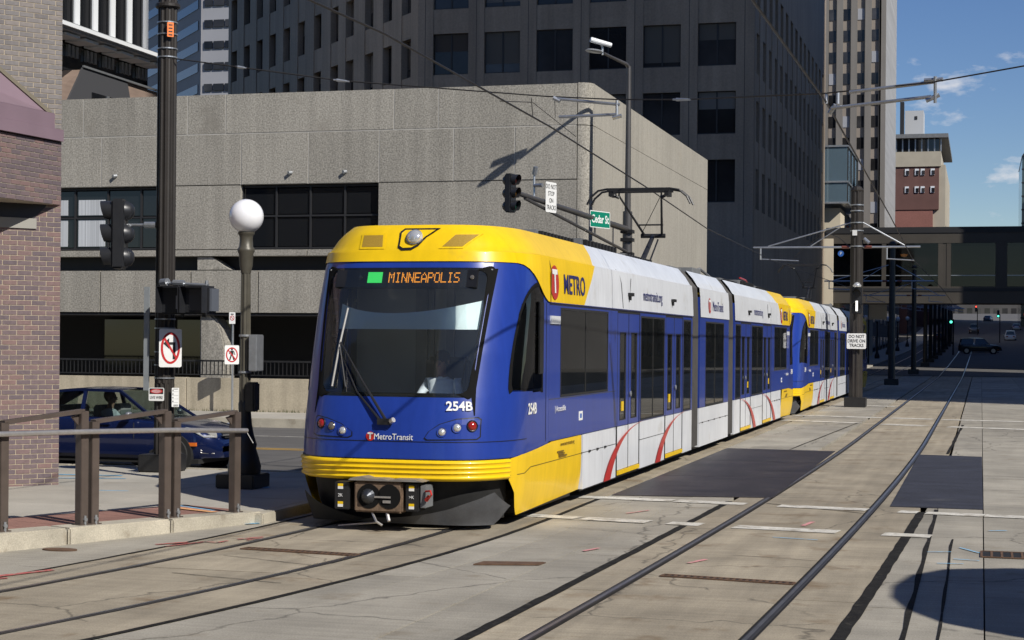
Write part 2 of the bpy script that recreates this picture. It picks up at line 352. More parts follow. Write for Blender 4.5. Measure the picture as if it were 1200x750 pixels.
# cross street
b = MB(); b.box((-70, 24.4, -.158), (-8.05, 39.95, -.10)); struct(b.build('cross_street', asph))
def strip_between(b, fl, fr, y0, y1, z0, z1, n):
    for i in range(n):
        a, c = y0 + (y1 - y0) * i / n, y0 + (y1 - y0) * (i + 1) / n
        vs = [(fl(a), a, z1), (fr(a), a, z1), (fr(c), c, z1), (fl(c), c, z1), (fl(a), a, z0), (fr(a), a, z0), (fr(c), c, z0), (fl(c), c, z0)]
        fs = [(0, 1, 2, 3), (0, 3, 7, 4), (1, 5, 6, 2)]
        if i == 0: fs.append((0, 4, 5, 1))
        if i == n - 1: fs.append((3, 2, 6, 7))
        b.add(vs, fs)
road = bpy.data.objects.new('road', None); COL.objects.link(road); struct(road)
WPOS[road] = V((0, 0, 0))
G = .011
def kline(y):                                     # face of the stop kerb / left street edge
    return -10.72 + .3575 * (y - 11.5) if y < 18.2 else -8.13
strips = [(kline, lambda y: cL(y) - 1.36, conc, 4.7, 0.0), (lambda y: cL(y) - 1.33, lambda y: cL(y) - .805, conc_t, 4.7, 1.9),
          (lambda y: cL(y) - .685, lambda y: cL(y) + .685, conc_t, 4.7, 1.1), (lambda y: cL(y) + .805, lambda y: cL(y) + 1.46, conc_t, 4.7, 1.9),
          (lambda y: cL(y) + 1.52, lambda y: cL(y) + 1.97, conc, 5.2, .3), (lambda y: cL(y) + 1.98, lambda y: cR(y) - 1.78, conc, 5.2, .3),
          (lambda y: cR(y) - 1.77, lambda y: cR(y) - 1.22, conc, 5.2, 2.4), (lambda y: cR(y) - 1.14, lambda y: cR(y) - .805, conc_t, 4.6, 1.2),
          (lambda y: cR(y) - .685, lambda y: cR(y) + .685, conc_t, 4.6, 2.2), (lambda y: cR(y) + .805, lambda y: cR(y) + 1.33, conc_t, 4.6, 1.2),
          (lambda y: cR(y) + 1.42, lambda y: -.535, conc, 5.1, 0), (lambda y: -.525, lambda y: .035, conc, 5.1, 1.7),
          (lambda y: .047, lambda y: 1.9, conc, 4.4, 2.3), (lambda y: 1.91, lambda y: 4.9, conc, 4.4, .6), (lambda y: 4.92, lambda y: 9, walk, 3.0, .6)]
for fl, fr, mm, step, off in strips:
    y = 4 + off - step
    while y < 118:
        a, c = max(y + G, 4), min(y + step - G, 118)
        if c > a + .3:
            b = MB(); strip_between(b, fl, fr, a, c, -.155, random.uniform(-.002, .002), 3 if y < 24 else 1)
            o = b.build('slab', mm, road)
        y += step
# tar seals along the tracks
def seal(off, w0, w1, y0, y1, label, c):
    b = MB(); n = int((y1 - y0) / .22); rr = random.Random(int(off * 100))
    L_, R_ = [], []
    for i in range(n + 1):
        y = y0 + (y1 - y0) * i / n; x = c(y) + off; w = .7 * (w0 + w1) / 2 + .3 * rr.uniform(w0, w1); d = rr.uniform(-.005, .005)
        L_.append((x - w / 2 + d, y, .006)); R_.append((x + w / 2 + d, y, .006))
    b.grid([L_, R_], flip=True); o = b.build('tar_seal', tar, road); return o
seal(-1.345, .035, .06, 6, 40, '', cL); seal(1.49, .05, .085, 6, 23, '', cL)
seal(-1.18, .07, .12, 6, 23, '', cR); seal(1.375, .09, .13, 6, 22.4, '', cR)
b = MB(); b.grid([[(-.56 + .01 * math.sin(y * 3), y, .006) for y in np.arange(6, 23, .4)], [(-.515, y, .006) for y in np.arange(6, 23, .4)]], flip=True); b.build('tar_seal', tar, road)
for (p, q, w) in [((-7.1, 14.2), (-5.9, 13.9), .018), ((-7.2, 15.5), (-6.1, 15.1), .014), ((-2.75, 22.9), (-1.3, 21.9), .03), ((0.06, 22.2), (2.2, 21.7), .03),
                  ((-.29, 19.4), (-.285, 10), .028), ((.06, 29), (3.5, 28.3), .03), ((-.62, 34.5), (-.45, 47), .07), ((-3.7, 34.6), (-3.2, 47), .04), ((-4.6, 19.1), (-3.9, 19.0), .012), ((-2.4, 17.2), (-1.4, 17.0), .012)]:
    b = MB(); n = 14; p, q = V((*p, .006)), V((*q, .006)); d = (q - p); s_ = V((-d.y, d.x, 0)).normalized(); rr = random.Random(int(p.x * 77))
    A, B_ = [], []
    for i in range(n + 1):
        c = p + d * i / n + s_ * rr.uniform(-.006, .006); ww = w * rr.uniform(.6, 1.15); A.append(c - s_ * ww / 2); B_.append(c + s_ * ww / 2)
    b.grid([A, B_]); b.build('crack_seal', tar, road)
# dark crossing panels
for i, (poly, mm, nm) in enumerate([([(-4.95, 23.3), (-2.76, 23.7), (-2.78, 34.4), (-4.95, 34.5)], patchm, 'crossing_panel'), ([(-1.14, 23.0), (.04, 23.0), (.03, 33.8), (-1.14, 34.0)], patchb, 'asphalt_patch')]):
    n = 3; A, B_, C_, D_ = [V((*p, 0)) for p in poly]
    for k in range(n):
        t0, t1 = k / n + .001, (k + 1) / n - .001
        q = [A.lerp(D_, t0), B_.lerp(C_, t0), B_.lerp(C_, t1), A.lerp(D_, t1)]
        b = MB(); b.prism([p + V((0, 0, .004)) for p in q], (0, 0, .006)); b.build(nm, mm, road)
# tracks
def track(name, c, label):
    t = thing(name, label, 'track', (c(30), 12, 0))
    for s in (-1, 1):
        Y = [5 + .8 * i for i in range(60)] + [53 + 6 * i for i in range(40)]
        def col(o, z): return [(c(y) + s * o, y, gz(y) + z) for y in Y]
        b = MB(); b.grid([col(.715, -.03), col(.715, .007), col(.785, .007), col(.785, -.03)], flip=(s < 0)); b.build('rail', railm, t, world=True)
        b = MB(); b.grid([col(.728, .0095), col(.760, .0095)], flip=(s < 0)); b.build('running_band', mat('polished_steel', (.48, .47, .46), .30, .9, coord='World', var=.2, scale=3), t, world=True)
        b = MB(); b.grid([col(.786, .002), col(.803, .003)], flip=(s < 0)); b.grid([col(.686, -.004), col(.69, -.02), col(.714, -.02)], flip=(s < 0)); b.build('rubber_boot', blackr, t, world=True)
    return t
track('tram_track', cL, 'curving street track the blue and yellow tram stands on')
track('tram_track', cR, 'empty street track of two steel rails right of the tram')
# painted lines
def pline(pts, w, name, m_, z=.008, seg=.5):
    b = MB(); P = [V((p[0], p[1], z)) for p in pts]; A, B_ = [], []
    rr = random.Random(int(pts[0][0] * 91 + pts[0][1] * 7))
    for i in range(len(P) - 1):
        d = P[i + 1] - P[i]; n = max(1, int(d.length / seg)); s_ = V((-d.y, d.x, 0)).normalized()
        for k in range(n + 1):
            c = P[i] + d * k / n; j = rr.uniform(.9, 1.08); A.append(c - s_ * w / 2 * j); B_.append(c + s_ * w / 2 * j)
    b.grid([A, B_]); return b.build(name, m_, road)
for seg_ in [[(-5.9, 22.98), (-4.0, 22.8)], [(-3.95, 22.8), (-3.0, 22.66)], [(-2.55, 22.6), (-1.4, 22.45)], [(-1.0, 22.36), (-.76, 22.33)], [(-.66, 22.31), (.05, 22.22)], [(.06, 22.22), (3.5, 21.8)],
             [(-5.75, 20.35), (-4.7, 20.16)], [(-4.62, 20.15), (-3.8, 20.02)], [(-3.55, 19.98), (-3.15, 19.93)], [(-2.75, 19.85), (-1.55, 19.7)], [(-1.05, 19.66), (-.52, 19.6)],
             [(-5.3, 51), (-2.75, 50.5)], [(-2.5, 50.45), (-1.3, 50.2)], [(-1.05, 50.1), (4, 49.3)], [(-5.3, 47.7), (-3.2, 46.9)], [(-2.5, 46.5), (-1.4, 46)], [(-.8, 45.8), (4, 44.3)], [(-4.2, 60), (-2.8, 59.8)]]:
    pline(seg_, .34 if seg_[0][1] < 30 else .60, 'crosswalk_line', white_p)
pline([(-50, 32.0), (-8.4, 32.0)], .11, 'centre_line', yellow_p, z=-.094); pline([(-50, 32.3), (-8.4, 32.3)], .11, 'centre_line', yellow_p, z=-.094)
pline([(-50, 36.3), (-8.4, 36.3)], .10, 'lane_line', white_p, z=-.094)
pline([(-12.6, 26.0), (-8.6, 28.4)], .18, 'crosswalk_line', white_p, z=-.094)
pline([(0.7, 120), (0.9, 300)], .12, 'lane_line', white_p, z=.02)
# utility marking paint
def spray(pts, w, m_, nm='marking_paint'): return pline(pts, w, nm, m_, z=.0095, seg=.12)
spray([(-8.22, 16.05), (-8.0, 16.35)], .06, redspray); spray([(-8.05, 15.95), (-7.85, 16.45)], .05, redspray); spray([(-7.85, 16.45), (-7.7, 16.42), (-7.66, 16.6)], .04, redspray); spray([(-7.62, 16.75), (-7.45, 17.05)], .05, redspray); spray([(-7.5, 16.72), (-7.42, 16.95)], .035, redspray)
spray([(-8.7, 12.9), (-8.2, 14.0)], .09, redspray); spray([(-8.55, 13.1), (-8.3, 13.4)], .06, redspray); spray([(-9.3, 13.2), (-9.1, 13.5)], .05, redspray)
spray([(-2.72, 16.4), (-2.6, 16.75)], .05, pinkspray); spray([(-2.0, 20.2), (-1.93, 20.7)], .06, pinkspray); spray([(-3.9, 17.0), (-3.8, 17.3)], .05, pinkspray); spray([(-4.25, 20.9), (-4.05, 21.4)], .04, pinkspray)
spray([(-.52, 18.1), (-.28, 18.2)], .03, bluespray); spray([(-.25, 17.6), (.0, 17.55)], .035, bluespray); spray([(-.2, 18.6), (.0, 18.2)], .03, bluespray); spray([(-.4, 17.2), (-.15, 17.25)], .03, bluespray); spray([(.1, 20.4), (.3, 20.5)], .04, bluespray)
spray([(-8.75, 17.6), (-8.05, 18.3)], .06, bluespray); spray([(-2.2, 18.9), (-1.7, 18.8)], .03, bluespray)
# drains and lids
def grate(c, ux, L_, W_, label, holes):
    t = thing('drain_grate', label, 'drain', (c[0], c[1], 0)); u = V((*ux, 0)).normalized(); n = V((-u.y, u.x, 0)); o = V((c[0], c[1], 0))
    b = MB(); b.obox(o - u * L_/2 - n * W_/2 + V((0, 0, .002)), u * L_, n * W_, (0, 0, .006)); b.build('drain_bed', blackr, t, world=True)
    b = MB()
    for s in (-1, 1): b.obox(o - u * L_/2 + n * (s * W_/2 - .012) + V((0, 0, .004)), u * L_, n * .024, (0, 0, .010))
    b.build('drain_frame', rustm, t, world=True)
    for k in range(holes + 1):
        bb = MB(); bb.obox(o - u * (L_/2 - k * L_/holes) - u * .012 - n * W_/2 + V((0, 0, .004)), u * .024, n * W_, (0, 0, .008)); bb.build('drain_bar', rustm, t, world=True)
grate((-2.2, 15.4), (1.22, -.16), 1.22, .12, 'slotted rusty drain between the rails of the empty track', 20)
grate((-6.6, 16.0), (1.3, -.15), 1.28, .13, 'slotted rusty drain between the rails in front of the tram', 20)
grate((.42, 18.12), (1, 0), .8, .5, 'dark street drain grate at the right edge of the picture', 8)
def lid(name, poly, label, cat, m_=rustm):
    b = MB(); b.prism([(x, y, .003) for x, y in poly], (0, 0, .008)); b.prism([(x * .97 + .03 * poly[0][0], y * .97 + .03 * poly[0][1], .0115) for x, y in poly], (0, 0, .003)); tag(b.build(name, m_), label, cat)
lid('cover_plate', [(-4.66, 15.62), (-4.06, 15.8), (-4.04, 16.0), (-4.62, 15.86)], 'rusty rectangular steel plate in the paving between the two tracks', 'plate')
lid('access_lid', [(-8.92 + .19 * math.cos(a * .4), 15.35 + .1 * math.sin(a * .4)) for a in range(16)], 'small round rusty lid beside the stop kerb', 'lid')
# stop kerb, pavers, sidewalks
side = bpy.data.objects.new('sidewalk', None); COL.objects.link(side); struct(side); WPOS[side] = V((0, 0, 0))
K0, K1 = V((-11.1, 10.5, .26)), V((-8.06, 18.43, .13)); kd = (K1 - K0); kn = V((-kd.y, kd.x, 0)).normalized()     # kn points left, away from the street
nk = 6
for i in range(nk):
    a, c = K0 + kd * (i / nk + .0012), K0 + kd * ((i + 1) / nk - .0012)
    b = MB(); A2, C2 = a + kn * .34, c + kn * .34
    pts = [a, c, C2, A2]
    b.add([(p.x, p.y, -.05) for p in pts] + [tuple(p) for p in pts], [(0, 3, 2, 1), (4, 5, 6, 7), (0, 1, 5, 4), (1, 2, 6, 5), (2, 3, 7, 6), (3, 0, 4, 7)])
    b.build('kerb_stone', kerbm, side, bevel=.018)
npv = 22
for i in range(npv):
    for j in range(3):
        a, c = K0 + kd * (i / npv + .0006), K0 + kd * ((i + 1) / npv - .0006)
        o0, o1 = .345 + j * .33, .345 + (j + 1) * .33 - .006
        b = MB(); pts = [a + kn * o0, c + kn * o0, c + kn * o1, a + kn * o1]
        b.add([(p.x, p.y, -.05) for p in pts] + [(p.x, p.y, p.z - .004) for p in pts], [(4, 5, 6, 7), (0, 1, 5, 4), (1, 2, 6, 5), (2, 3, 7, 6), (3, 0, 4, 7)]); b.build('paver', paver, side)
# sidewalk slabs behind (cut to the kerb line)
def kx(y): return (K0 + kd * ((y - K0.y) / kd.y)).x
def wz(y): return interp([(10, .25), (18.2, .125), (24, .11)], y)
yy = 9.0
while yy < 24.3:
    y1 = min(yy + 1.6, 24.35); x = -30.0
    while x < -8.2:
        xr = x + 2.18
        lim0 = kx(yy) - 1.42 if yy < 18.3 else -8.16; lim1 = kx(y1) - 1.42 if y1 < 18.3 else (-8.16 if yy >= 18.2 else kx(18.2) - 1.42)
        if x < max(lim0, lim1) - .02:
            b = MB(); p = [(x + .006, yy + .006), (min(xr, lim0) - .006, yy + .006), (min(xr, lim1) - .006, y1 - .006), (x + .006, y1 - .006)]
            if p[1][0] > p[0][0] - .3 and p[2][0] > p[3][0]:
                p[1] = (max(p[1][0], p[0][0] + .01), p[1][1])
                b.add([(q[0], q[1], -.05) for q in p] + [(q[0], q[1], wz(q[1]) - .012) for q in p], [(4, 5, 6, 7), (0, 1, 5, 4), (1, 2, 6, 5), (2, 3, 7, 6), (3, 0, 4, 7)]); b.build('slab', walk, side)
        x = xr
    yy = y1
# small triangle behind the stop end
b = MB(); b.prism([(-8.16, 18.25, -.05), (-8.16, 19.3, -.05), (-9.95, 19.3, -.05), (-9.9, 18.6, -.05), (-9.42, 18.72, -.05)], (0, 0, .158)); b.build('slab', walk, side)
for i in range(3):
    b = MB(); b.box((-8.15, 18.3 + i * 2.03, -.05), (-8.0, 20.3 + i * 2.03, .118)); b.build('kerb_stone', kerbm, side, bevel=.015)
for i in range(16):
    b = MB(); b.box((-40 + i * 2.0, 24.36, -.2), (-38.02 + i * 2.0, 24.52, .112)); b.build('kerb_stone', kerbm, side, bevel=.015)
for pts, w in [([(-13.2, 22.6), (-12.2, 22.75)], .1), ([(-12.9, 22.0), (-11.9, 22.3)], .07), ([(-10.6, 22.6), (-9.8, 22.2), (-9.4, 21.6)], .12), ([(-11.6, 20.4), (-10.9, 20.5)], .05)]:
    o = spray(pts, w, bluespray); o.location.z = .1; o.parent = side
o = spray([(-9.55, 18.75), (-8.55, 18.15)], .05, bluespray); o.location.z = .142; o.parent = side
o = spray([(-9.2, 18.4), (-8.5, 18.05)], .10, orangespray); o.location.z = .136; o.parent = side
# far sidewalk along the concrete building
for i in range(26):
    b = MB(); b.box((-60 + i * 2.0, 40.05, -.05), (-58.01 + i * 2.0, 43.95, .11)); b.build('slab', walk, side)
    b = MB(); b.box((-60 + i * 2.0, 39.9, -.2), (-58.01 + i * 2.0, 40.04, .125)); b.build('kerb_stone', kerbm, side, bevel=.015)
for i in range(30):
    b = MB(); b.box((-11.9, 44 + i * 2.6, -.05), (-8.2, 46.59 + i * 2.6, .11)); b.build('slab', walk, side)
b = MB(); b.box((-13, 122, -.05), (-9, 520, .12))
for i in range(14):
    y0, y1 = 122 + i * 28, 122 + (i + 1) * 28
    bb = MB(); bb.add([(-12.2, y0, gz(y0) + .1), (-8.6, y0, gz(y0) + .1), (-8.6, y1, gz(y1) + .1), (-12.2, y1, gz(y1) + .1), (-8.6, y0, gz(y0) - .1), (-8.6, y1, gz(y1) - .1)], [(0, 1, 2, 3), (1, 4, 5, 2)]); bb.build('sidewalk_run', walk, side)

# ================================================================== CONCRETE BUILDING (far corner of the crossing)
FY = 45.0; CX = -10.2
cb = thing('concrete_building', 'long windowed exposed aggregate concrete building with rounded corner behind the tram', 'building', (-24, 47, 0))
b = MB(); b.box((-60, 45.35, 4.5), (-10.55, 65.1, 9.08)); b.box((-60, 48.5, 0), (-10.55, 65.1, 4.5)); b.build('core', darkin, cb, world=True)
b = MB(); b.box((-60, 45.012, 6.54), (-10.62, 45.35, 9.1)); b.build('joint_backing', jointf, cb, world=True)
def panels(z0, z1, joints, name='panel', y0=FY, th=.10, m_=facade, gap=.03):
    for a, c in zip(joints, joints[1:]):
        b = MB(); b.box((a + gap / 2, y0 + random.uniform(0, .006), z0 + gap / 2), (c - gap / 2, y0 + th, z1 - gap / 2)); b.build(name, m_, cb, world=True, bevel=.006)
panels(8.0, 9.15, [-60, -52, -44, -38.5, -33.5, -28.9, -25.5, -22.15, -20.95, -15.85, -14.55, -10.59])
panels(6.53, 8.0, [-60, -52, -46, -41, -36, -33, -29, -24.9, -22.65, -20.46, -18.4, -16.28, -14.1, -12.35, -10.59])
# window storey: piers
W = [(-48, -43.5), (-40.5, -36.0), (-33.6, -29.4), (-26.9, -22.6), (-20.46, -16.29)]
ed = [-60] + [e for w in W for e in w] + [-10.59]
for i in range(0, len(ed), 2):
    b = MB(); b.box((ed[i] + .01, FY + .002, 4.70), (ed[i + 1] - .01, 45.35, 6.52)); b.build('panel', facade, cb, world=True)
panels(4.48, 4.69, [-60, -50, -42, -36, -30, -24.9, -18.4, -10.59], 'sill', FY - .05, .4)
b = MB(); b.box((-60, 45.5, 4.0), (-11.2, 45.6, 4.6)); b.build('recess_back', dkmetal, cb, world=True)
panels(2.86, 4.10, [-60, -52, -44, -36, -29.5, -24.9, -22.0, -19.9, -14.5, -10.59], 'panel', FY, .5)
# curved bracket nibs in the recess band, round columns below
for px in (-38.2, -29.8, -21.4, -12.6):
    c = MB(); c.prism([(px - .40, 45.02, 4.11), (px + .62, 45.02, 4.11), (px + .42, 45.02, 4.22), (px + .2, 45.02, 4.38), (px + .05, 45.02, 4.475), (px - .40, 45.02, 4.475)], (0, .45, 0)); c.build('bracket', facade, cb, world=True)
    c = MB(); c.prism([(px - .38, 45.15, 0), (px + .42, 45.15, 0), (px + .42, 45.15, 1.5), (px + .40, 45.15, 2.0), (px + .30, 45.15, 2.4), (px + .12, 45.15, 2.7), (px - .05, 45.15, 2.84), (px - .38, 45.15, 2.84)], (0, .7, 0)); c.build('column', facade, cb, world=True, bevel=.05)
b = MB(); b.box((-60, 45.05, 2.8), (-10.6, 48.5, 2.85)); b.build('soffit', darkin, cb, world=True)
b = MB(); b.box((-60, 44, 0), (-10.6, 48.5, .02)); b.build('arcade_floor', walk, cb, world=True)
for X in (-34, -26.5, -24, -17.2, -14):
    b = MB(); b.box((X, 48.2, 0), (X + 1.8, 48.45, 2.7)); b.build('door_panel', dk_glass, cb, world=True)
for (x0, x1) in W:
    n = 4; wd = (x1 - x0) / n
    b = MB(); b.box((x0, 45.28, 4.7), (x1, 45.34, 6.52)); b.build('window_reveal', darkin, cb, world=True)
    f = MB()
    for k in range(n + 1): f.box((x0 + k * wd - .025, 45.14, 4.7), (x0 + k * wd + .025, 45.21, 6.52))
    for z in (4.705, 5.62, 6.46): f.box((x0, 45.145, z), (x1, 45.205, z + .05))
    fr = f.build('window_frame', dkmetal, cb, world=True)
    for k in range(n):
        for (z0, z1) in ((4.78, 5.61), (5.70, 6.43)):
            bl = (x0 < -22 and x0 > -27 and k in (0, 1))
            p = MB(); p.box((x0 + k * wd + .04, 45.19, z0), (x0 + (k + 1) * wd - .04, 45.20, z1)); o = p.build('pane', dk_glass, fr)
            if bl:
                p = MB(); p.box((x0 + k * wd + .10, 45.178, z0 + .03), (x0 + (k + 1) * wd - (.10 if k else .25), 45.187, z1 - (.25 if z1 > 6 else .02))); o = p.build('blind', blindm, fr)
# small fixtures above the windows
for X in (-18.9, -17.25, -24.4):
    b = MB(); b.tube([(X, 45.0, 6.86), (X - .06, 44.9, 6.84)], .05, 8); b.build('wall_fixture', galv, cb, world=True)
# rounded corner and the street side
def corner(z0, z1, r=.38):
    b = MB(); cx, cy = CX - r, FY + r; rows = [[], []]
    for i in range(9):
        a = R(-90 + 90 * i / 8); rows[0].append((cx + r * math.cos(a), cy + r * math.sin(a), z0)); rows[1].append((cx + r * math.cos(a), cy + r * math.sin(a), z1))
    b.grid(rows); top = [(cx, cy, z1)] + rows[1]; b.face(top); b.build('corner_panel', facade, cb, world=True, smooth=30)
corner(8.01, 9.15); corner(4.7, 7.99); corner(2.86, 4.69); corner(0, 2.85)
ysd = [45.39, 49.2, 52.4, 55.6, 58.8, 62.0, 65.2]
for a, c in zip(ysd, ysd[1:]):
    for (z0, z1) in ((2.86, 8.0), (8.0, 9.15)):
        b = MB(); b.box((CX - .4, a + .008, z0 + .008), (CX + random.uniform(0, .006), c - .008, z1 - .008)); b.build('side_panel', facade_s, cb, world=True)
    b = MB(); b.box((CX - .4, a, 0), (CX - .01, a + 1.0, 2.86)); b.build('pier', facade_s, cb, world=True)
b = MB(); b.box((-60, 45.6, 9.151), (-10.9, 65.0, 9.2)); b.build('roof', tgrey, cb, world=True)
# low wall and railing in front of it
lw = thing('low_wall', 'low tan concrete wall with black picket railing behind the sedan', 'wall', (-24, 44, 0))
for i in range(10):
    b = MB(); x0 = -61.5 + i * 5.0; b.box((x0 + .006, 43.75, 0), (x0 + 4.994, 44.0, 1.08 - .006 * i)); b.build('wall_segment', wallm, lw, world=True, bevel=.012)
b = MB(); b.box((-61.5, 44.03, 1.48), (-11.6, 44.08, 1.53)); b.build('top_rail', blackp, lw, world=True)
b = MB(); b.box((-61.5, 44.035, 1.1), (-11.6, 44.075, 1.13)); b.build('bottom_rail', blackp, lw, world=True)
pm = MB().box((-.011, -.011, 0), (.011, .011, .40)).mesh('picket', blackp)
for i in range(130):
    o = bpy.data.objects.new('picket', pm); COL.objects.link(o); put(o, lw, True); o.location = (-27.5 + i * .122, 44.055, 1.1)
gmesh = MB(); rr = random.Random(3)
for i in range(700):
    x = rr.uniform(-30, -12); h = rr.uniform(.03, .12); y = 43.72 - rr.uniform(0, .05)
    gmesh.face([(x, y, .1), (x + .02, y, .1), (x + rr.uniform(-.03, .05), y - .02, .1 + h)])
tag(stuff(gmesh.build('weeds', mat('weed_green', (.09, .10, .035), .9))), 'thin green weeds along the foot of the low tan wall', 'weeds')

# ================================================================== DARK TOWER
tw = thing('dark_tower', 'dark granite office tower with square windows and chamfered corners behind the concrete building', 'building', (-30, 110, 0))
TX0, TX1, TY = -32.0, -12.3, 95.0; CHX, CHY = -55.5, 119.6; TH = 66
rows_z = [12.37 + 3.83 * k for k in range(4)]     # window tops
ztops = sorted(rows_z)
RB = random.Random(5); BL_ = [mat('blind_dim', (.10, .092, .08), .9), mat('blind_brown', (.06, .05, .042), .9), mat('blind_pale', (.15, .145, .135), .9)]
def face_grid(o, u, length, wins, zrows, wh, depth, pane=True, nm='window', top=TH, base=0.0):
    """facade as piers + spandrels with recessed windows; o origin, u along, outward normal = u x z"""
    u = V(u).normalized(); n = u.cross(V((0, 0, 1))); o = V(o)
    # piers
    e = [0] + [x for w in wins for x in w] + [length]
    z0, z1 = zrows[0] - wh, zrows[-1]
    for i in range(0, len(e), 2):
        b = MB(); b.obox(o + u * e[i] + V((0, 0, z0)) - n * .5, u * (e[i + 1] - e[i]), n * .5, (0, 0, z1 - z0)); b.build('pier', graphite, tw, world=True)
    for k in range(len(zrows) - 1):
        for w in wins:
            b = MB(); b.obox(o + u * w[0] + V((0, 0, zrows[k])) - n * .5, u * (w[1] - w[0]), n * .46, (0, 0, zrows[k + 1] - wh - zrows[k])); b.build('spandrel', graphite, tw, world=True)
    b = MB(); b.obox(o + V((0, 0, z1)) - n * .5, u * length, n * .5, (0, 0, top - z1)); b.build('upper_wall', graphite, tw, world=True)
    b = MB(); b.obox(o + V((0, 0, base)) - n * .5, u * length, n * .5, (0, 0, z0 - base)); b.build('base_wall', graphite, tw, world=True)
    for zt in zrows:
        for w in wins:
            wo = o + u * w[0] + V((0, 0, zt - wh)) - n * depth
            b = MB(); b.obox(wo - n * .02, u * (w[1] - w[0]), n * .02, (0, 0, wh)); p = b.build(nm, tw_glass, tw, world=True)
            if w[1] - w[0] > 1.2 and RB.random() < .38:
                hh = RB.uniform(.25, .9) * wh; f = MB(); f.obox(wo + n * .003 + V((0, 0, wh - hh)) + u * .06, u * (w[1] - w[0] - .12), n * .006, (0, 0, hh - .04)); f.build('blind', RB.choice(BL_), p)
            if w[1] - w[0] > 1.2:
                f = MB(); f.obox(wo + u * ((w[1] - w[0]) / 2 - .04), u * .08, n * .05, (0, 0, wh)); f.obox(wo, u * (w[1] - w[0]), n * .05, (0, 0, .07)); q = f.build('mullion', dkmetal, p)
b = MB(); b.prism([(TX0 + .35, TY + .6, 0), (TX1 - .6, TY + .6, 0), (TX1 - .6, 139.5, 0), (-50, 139.5, 0), (CHX + .6, CHY + .6, 0)], (0, 0, TH - .2)); b.build('core', darkin, tw, world=True)
fw = [(.93 + 3.12 * k, .93 + 3.12 * k + 2.15) for k in range(6)]
face_grid((TX0, TY, 0), (1, 0, 0), TX1 - TX0, fw, ztops, 2.4, .22)
ch = V((CHX - TX0, CHY - TY, 0)); cl = ch.length
cw = [(cl - t - 1.0, cl - t + .35) for t in [32.4, 29.55, 26.8, 24.1, 21.3, 18.5, 15.5, 12.55, 10.0, 6.9, 4.1, 1.35]]
face_grid((CHX, CHY, 0), (-ch.x, -ch.y, 0), cl, cw, [z - .05 for z in ztops] + [27.7], 2.3, .42)
sw_ = [(1.0 + 2.9 * k, 1.0 + 2.9 * k + 1.5) for k in range(15)]
face_grid((TX1, TY + .02, 0), (0, 1, 0), 44.5, sw_, [z - .4 for z in ztops], 2.3, .42)
b = MB(); b.prism([(TX0, TY, TH), (TX1, TY, TH), (TX1, 139.5, TH), (-50, 139.5, TH), (CHX, CHY, TH)], (0, 0, .5)); b.build('roof', graphite, tw, world=True)
# vertical joints on the front
for k in range(7):
    X = TX0 + .93 + 3.12 * k - .485; b = MB(); b.box((X - .015, TY - .004, 8), (X + .015, TY + .01, 40)); b.build('joint_strip', jointf if False else dkmetal, tw, world=True)

# ================================================================== buildings beyond, left
fins = mat('white_fin', (.72, .74, .76), .5); slate = mat('slate_roof', (.055, .056, .062), .7); tanroof = mat('tan_roof', (.24, .175, .14), .8, var=.1, scale=.5, streak=(.4, .4, 4, 1, .12))
sb2 = thing('striped_tower', 'tower with white vertical fins over dark glass at top left', 'building', (-56, 92, 0))
b = MB(); b.box((-75, 78, 0), (-50.6, 97.2, 48)); b.build('glass_wall', dk_glass, sb2, world=True)
for k in range(9):
    y = 78.4 + k * 2.1
    for (o0, o1) in ((0, .55),):
        b = MB(); b.box((-50.6, y + 1.3, 19.6), (-50.5, y + 1.85, 48)); b.build('fin', fins, sb2, world=True)
    b = MB(); b.box((-50.6, y + .55, 19.6), (-50.45, y + .62, 48)); b.build('mullion', dkmetal, sb2, world=True)
can = MB(); can.box((-50.6, 78, 19.15), (-48.9, 97.4, 19.62)); can.build('eave', galv, sb2, world=True)
can = MB(); can.box((-48.9, 78, 19.30), (-48.7, 97.4, 19.52)); can.build('eave_edge', fins, sb2, world=True)
for k in range(9):
    y = 78.6 + k * 2.1
    b = MB(); b.box((-50.5, y, 18.95), (-49.2, y + 1.5, 19.1)); b.build('soffit_panel', fins, sb2, world=True)
    for j in range(3):
        b = MB(); b.box((-50.58, y + .2 + j * .45, 18.2), (-50.4, y + .45 + j * .45, 18.85)); b.build('louvre', galv, sb2, world=True)
nb = thing('mansard_building', 'brown and slate mansard roof showing over the concrete parapet at left', 'building', (-50, 84, 0))
b = MB(); b.prism([(-49.9, 70, 10), (-49.9, 97.5, 10), (-49.9, 97.5, 17.5), (-49.9, 88, 17.5), (-49.9, 86, 16.4), (-49.9, 70, 16.4)], (-10, 0, 0)); b.build('wall', tanroof, nb, world=True)
b = MB(); b.prism([(-49.8, 85.0, 14), (-49.8, 94.4, 14), (-49.8, 93.1, 17.55), (-49.8, 87.8, 17.6)], (-.1, 0, 0)); b.build('slate_gable', slate, nb, world=True)
b = MB(); b.box((-49.79, 88.8, 14), (-49.7, 92.3, 16.3)); b.build('window', dk_glass, nb, world=True)
b = MB(); b.box((-49.78, 90.4, 14), (-49.62, 90.6, 16.3)); b.build('mullion', galv, nb, world=True)
b = MB(); b.bar((-49.75, 87.75, 17.65), (-49.75, 98, 17.55), .12, .12); b.build('ridge_flashing', galv, nb, world=True)
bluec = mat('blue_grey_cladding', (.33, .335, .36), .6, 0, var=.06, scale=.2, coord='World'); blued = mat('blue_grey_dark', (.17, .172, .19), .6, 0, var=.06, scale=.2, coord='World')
bt = thing('blue_grey_tower', 'pale blue grey tower with ribbon windows between the left poles', 'building', (-98, 205, 0))
